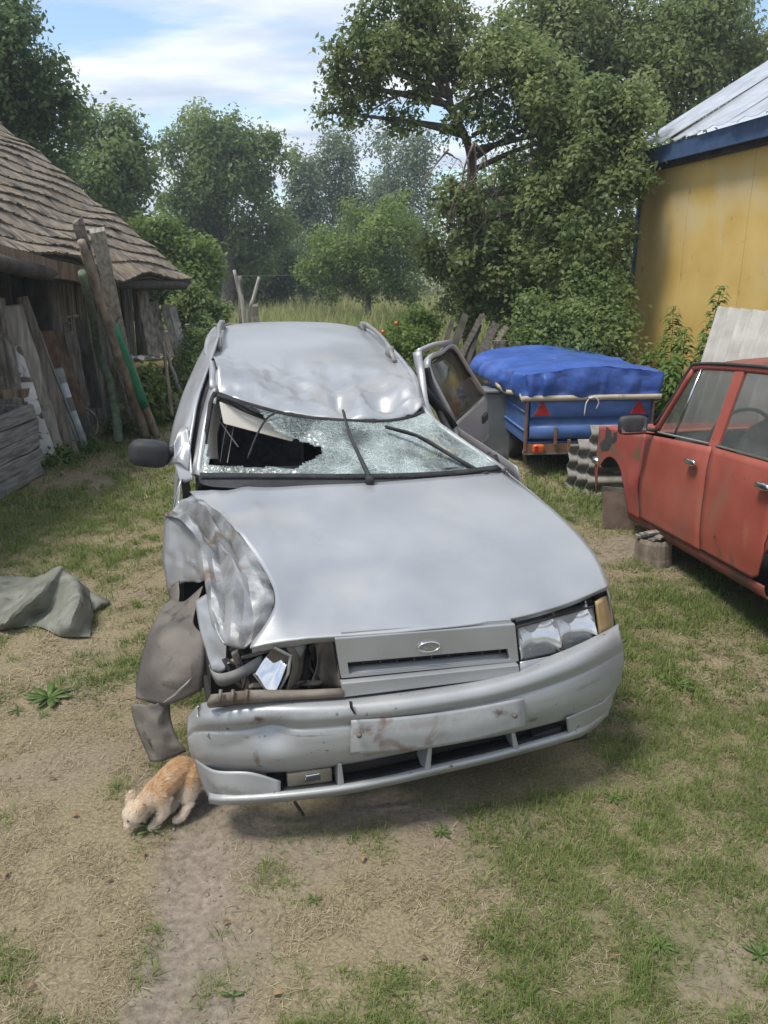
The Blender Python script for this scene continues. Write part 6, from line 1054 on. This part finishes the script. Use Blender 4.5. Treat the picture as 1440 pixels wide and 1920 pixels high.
# ------------------------------------------------------------------ canvas lying on the ground
pmat('canvas', (.115, .118, .095), (.185, .188, .155), 7, .92, c3=(.25, .25, .215), s3=5, p3=(.48, .7), c4=(.09, .09, .075), s4=9, p4=(.6, .72), bump=.25, bscale=60)
cg = [[(-70, 1085, .03), (20, 1084, .03), (70, 1085, .06), (112, 1066, .21), (120, 1076, .195), (142, 1090, .15), (160, 1104, .07), (170, 1118, .03)],
      [(-70, 1105, .05), (10, 1100, .03), (52, 1106, .05), (82, 1098, .17), (112, 1112, .11), (146, 1110, .165), (164, 1122, .08), (173, 1135, .02)],
      [(-70, 1130, .03), (0, 1124, .05), (32, 1132, .03), (56, 1128, .14), (98, 1145, .04), (142, 1138, .155), (166, 1145, .07), (175, 1152, .015)],
      [(-70, 1152, .03), (-20, 1145, .05), (10, 1152, .02), (30, 1152, .10), (78, 1158, .015), (132, 1162, .115), (164, 1166, .05), (174, 1168, .01)],
      [(-70, 1172, .05), (-35, 1165, .05), (-10, 1170, .02), (10, 1173, .06), (68, 1168, .01), (122, 1182, .06), (158, 1184, .03), (171, 1184, .008)],
      [(-70, 1188, .0), (-40, 1180, .01), (-15, 1182, .0), (2, 1184, .0), (64, 1178, .0), (114, 1196, .0), (150, 1198, .004), (167, 1198, .0)]]
def cloth(G): G = G.copy(); q = ridg(G, .022, 9., 1.); G[..., 2] += np.maximum(q, -.006)*np.clip(G[..., 2]/.05, 0, 1); G[..., 0] += ridg(G, .014, 8., 3.); return G
cv = empty('canvas_sheet', (-1.8, 4.0, .012)); tag(cv, 'stiff grey green canvas crumpled on the ground at left', 'canvas')
sharpen(patch('cloth', [[gz(*q)-np.array([-1.8, 4.0, 0]) for q in r] for r in cg], 'canvas', cv, 6, 6, .006, cloth), .5)
patch('corner_flap', [[gz(*q)-np.array([-1.8, 4.0, 0]) for q in r] for r in ([(166, 1112, .05), (188, 1122, .03), (206, 1131, .004)], [(170, 1128, .04), (188, 1134, .035), (203, 1136, .004)], [(173, 1150, .01), (180, 1147, .01), (190, 1143, .004)])], 'canvas', cv, 5, 5, .006)
# ------------------------------------------------------------------ kitten
def blend_mesh(parts, voxel):
    b = MB()
    for P, Rr in parts:
        P = [Vector(p) for p in P]
        if len(P) == 1:
            c_ = P[0]; rx, ry, rz = Rr; V = []; F = []; nu, nv = 16, 10
            for i in range(nv+1):
                for j in range(nu): ph, th = -math.pi/2+math.pi*i/nv, 2*math.pi*j/nu; V.append(c_+Vector((rx*math.cos(ph)*math.cos(th), ry*math.cos(ph)*math.sin(th), rz*math.sin(ph))))
            for i in range(nv):
                for j in range(nu): F.append((i*nu+j, i*nu+(j+1) % nu, (i+1)*nu+(j+1) % nu, (i+1)*nu+j))
            b.add(V, F)
        else:
            Q = crv([np.array(p) for p in P], 5); rr = np.interp(np.linspace(0, 1, len(Q)), np.linspace(0, 1, len(Rr)), Rr)
            d0 = (Q[0]-Q[1]); d0 /= np.linalg.norm(d0); d1 = (Q[-1]-Q[-2]); d1 /= np.linalg.norm(d1)
            Q = np.concatenate([[Q[0]+d0*rr[0]*.95, Q[0]+d0*rr[0]*.7], Q, [Q[-1]+d1*rr[-1]*.7, Q[-1]+d1*rr[-1]*.95]]); rr = np.concatenate([[rr[0]*.3, rr[0]*.72], rr, [rr[-1]*.72, rr[-1]*.3]]); b.tube(Q, rr, 12)
    me = bpy.data.meshes.new('tmp'); me.from_pydata(b.v, [], b.f); o = bpy.data.objects.new('tmp', me); col.objects.link(o)
    m1 = o.modifiers.new('r', 'REMESH'); m1.mode = 'VOXEL'; m1.voxel_size = voxel; m2 = o.modifiers.new('s', 'SMOOTH'); m2.factor = .5; m2.iterations = 3
    dg = bpy.context.evaluated_depsgraph_get(); out = bpy.data.meshes.new_from_object(o.evaluated_get(dg)); bpy.data.objects.remove(o); return out
def G3(px, py, z): return gz(px, py, z)
kb = gz(300, 1545)*np.array([1, 1, 0]); k = lambda px, py, z: G3(px, py, z)-kb
rump, loin, mid_, chest, neck, head = k(352, 1448, .135), k(338, 1446, .148), k(318, 1462, .142), k(292, 1488, .118), k(272, 1506, .100), k(252, 1526, .072)
fwd = (head-rump); fwd[2] = 0; fwd /= np.linalg.norm(fwd); lat = np.array([-fwd[1], fwd[0], 0]); lat = lat if lat[1] < 0 else -lat   # lat points to the viewer
nose = head+fwd*.024+np.array([0, -.004, -.030])
parts = [([rump, loin, mid_, chest], [.040, .046, .043, .039]), ([chest, neck, head], [.037, .030, .029]), ([head], (.039, .037, .035)), ([head, nose], [.028, .015])]
pawn = k(337, 1535, .012); kn = rump+lat*.040+fwd*.030+np.array([0, 0, -.062]); hk = pawn-fwd*.040+np.array([0, 0, .040])
parts += [([rump+lat*.02+np.array([0, 0, -.01]), kn], [.046, .030]), ([kn, hk], [.025, .014]), ([hk, pawn-fwd*.01+np.array([0, 0, .004]), pawn+fwd*.014], [.014, .014, .014])]
pawf = k(322, 1518, .010); kn2 = rump-lat*.035+fwd*.045+np.array([0, 0, -.062]); hk2 = pawf-fwd*.035+np.array([0, 0, .035])
parts += [([rump-lat*.02, kn2], [.040, .026]), ([kn2, hk2], [.022, .013]), ([hk2, pawf, pawf+fwd*.014], [.013, .013, .013])]
for sgn, pa in ((1, chest+fwd*.022+lat*.026), (-1, chest+fwd*.05-lat*.024)):
    pa = np.array([pa[0], pa[1], .012]); parts += [([chest+lat*sgn*.024, (chest+pa)/2-fwd*.014+lat*sgn*.026, pa+np.array([0, 0, .010])], [.026, .018, .014]), ([pa, pa+fwd*.02], [.014, .013])]
parts += [([rump-fwd*.03+np.array([0, 0, .02]), rump-fwd*.085+lat*-.01+np.array([0, 0, -.005]), rump-fwd*.14-lat*.02+np.array([0, 0, -.03])], [.017, .014, .010])]
for sgn in (1, -1):
    e0 = head+lat*sgn*.026-fwd*.004+np.array([0, 0, .022]); parts.append(([e0, e0+lat*sgn*.012-fwd*.004+np.array([0, 0, .018]), e0+lat*sgn*.022-fwd*.009+np.array([0, 0, .036])], [.017, .011, .003]))
km = blend_mesh(parts, .0034)
# coat: orange back, cream belly, legs and muzzle, soft tabby bands
ft = bpy.data.materials.new('kitten_coat'); ft.use_nodes = True; t = ft.node_tree; b_ = t.nodes['Principled BSDF']; b_.inputs['Roughness'].default_value = .95; b_.inputs['Specular IOR Level'].default_value = .15; b_.inputs['Sheen Weight'].default_value = .25
a_ = t.nodes.new('ShaderNodeAttribute'); a_.attribute_name = 'tint'; r_ = t.nodes.new('ShaderNodeValToRGB'); r_.color_ramp.elements[0].color = (.64, .55, .45, 1); r_.color_ramp.elements[1].color = (.48, .27, .125, 1); e_ = r_.color_ramp.elements.new(.5); e_.color = (.58, .43, .28, 1); t.links.new(a_.outputs['Fac'], r_.inputs[0]); t.links.new(r_.outputs[0], b_.inputs['Base Color']); MT['kitten_coat'] = ft
kv = np.zeros(len(km.vertices)*3, np.float32); km.vertices.foreach_get('co', kv); kv = kv.reshape(-1, 3).astype(float)
def coat(P):
    s_ = (P-rump)@fwd; z = P[:, 2]; band = .5+.5*np.sin(s_*170+vn3(P*40)*3); v = np.clip((z-.085)/.07, 0, 1)*.75+.28*band*np.clip((z-.08)/.05, 0, 1)+(vn3(P*30)-.5)*.35
    hd_ = np.exp(-(np.linalg.norm(P-head, axis=1)/.055)**2); return np.clip(v*(1-.75*hd_)+.20*hd_, 0, 1)
kit = link('kitten', km, 'kitten_coat', None, True); kit.location = kb+np.array([0, 0, .002]); tag(kit, 'small ginger and cream kitten sniffing the ground by the bumper', 'cat')
a = km.attributes.new('tint', 'FLOAT', 'POINT'); a.data.foreach_set('value', coat(kv).astype(np.float32))
fn = np.zeros(len(km.polygons)*3, np.float32); fc = fn.copy(); fa = np.zeros(len(km.polygons), np.float32); km.polygons.foreach_get('normal', fn); km.polygons.foreach_get('center', fc); km.polygons.foreach_get('area', fa); fn = fn.reshape(-1, 3).astype(float); fc = fc.reshape(-1, 3).astype(float)
nf = 42000; pi_ = rng.choice(len(fc), nf, p=fa/fa.sum()); P = fc[pi_]+rng.normal(size=(nf, 3))*.0015; nn = fn[pi_]
fl = -fwd[None, :]+np.array([[0, 0, -.35]])+rng.normal(size=(nf, 3))*.35; fl -= nn*(fl*nn).sum(1)[:, None]; fl /= np.linalg.norm(fl, axis=1)[:, None]; sd2 = np.cross(nn, fl); ln = rng.uniform(.007, .017, nf)*np.where(P[:, 2] < .05, .55, 1)*np.where(np.linalg.norm(P-head, axis=1) < .05, .5, 1)
tip = P+fl*ln[:, None]+nn*(ln*.38)[:, None]; w_ = sd2*.0008; V = np.stack([P-w_, P+w_, tip], 1).reshape(-1, 3); F = np.arange(nf*3).reshape(-1, 3)
np_mesh('fur', V, F, 'kitten_coat', kit, np.clip(coat(P)+rng.normal(0, .2, nf), 0, 1))
pmat('pink_ear', (.55, .33, .26), (.6, .40, .32), 20, .8); pmat('nose_pink', (.45, .22, .18), (.5, .25, .2), 20, .5); pmat('eye_dark', (.02, .02, .015), (.05, .05, .03), 20, .1)
for sgn in (1, -1):
    e0 = head+lat*sgn*.027+fwd*.008+np.array([0, 0, .022]); MB().slab([e0+lat*.007, e0-lat*.007, e0+lat*sgn*.013+np.array([0, 0, .019])], fwd*.001).build('ear_inner', 'pink_ear', kit); rbox('eye', head+lat*sgn*.017+fwd*.031+np.array([0, 0, -.003]), (.005, .005, .005), 'eye_dark', kit, None, 2.)
rbox('nose', nose+fwd*.014, (.004, .004, .003), 'nose_pink', kit, None, 2.)

# ------------------------------------------------------------------ summer haze in the air
hm = bpy.data.materials.new('haze_air'); hm.use_nodes = True; t = hm.node_tree; t.nodes.clear(); ho_ = t.nodes.new('ShaderNodeOutputMaterial'); pv = t.nodes.new('ShaderNodeVolumePrincipled'); pv.inputs['Color'].default_value = (.80, .88, .97, 1); pv.inputs['Density'].default_value = .0022; pv.inputs['Anisotropy'].default_value = .2; t.links.new(pv.outputs[0], ho_.inputs['Volume']); MT['haze_air'] = hm
o = MB().box((0, 190, 8.), (900, 520, 18.6)).build('haze', 'haze_air'); tag(o, kind='stuff')
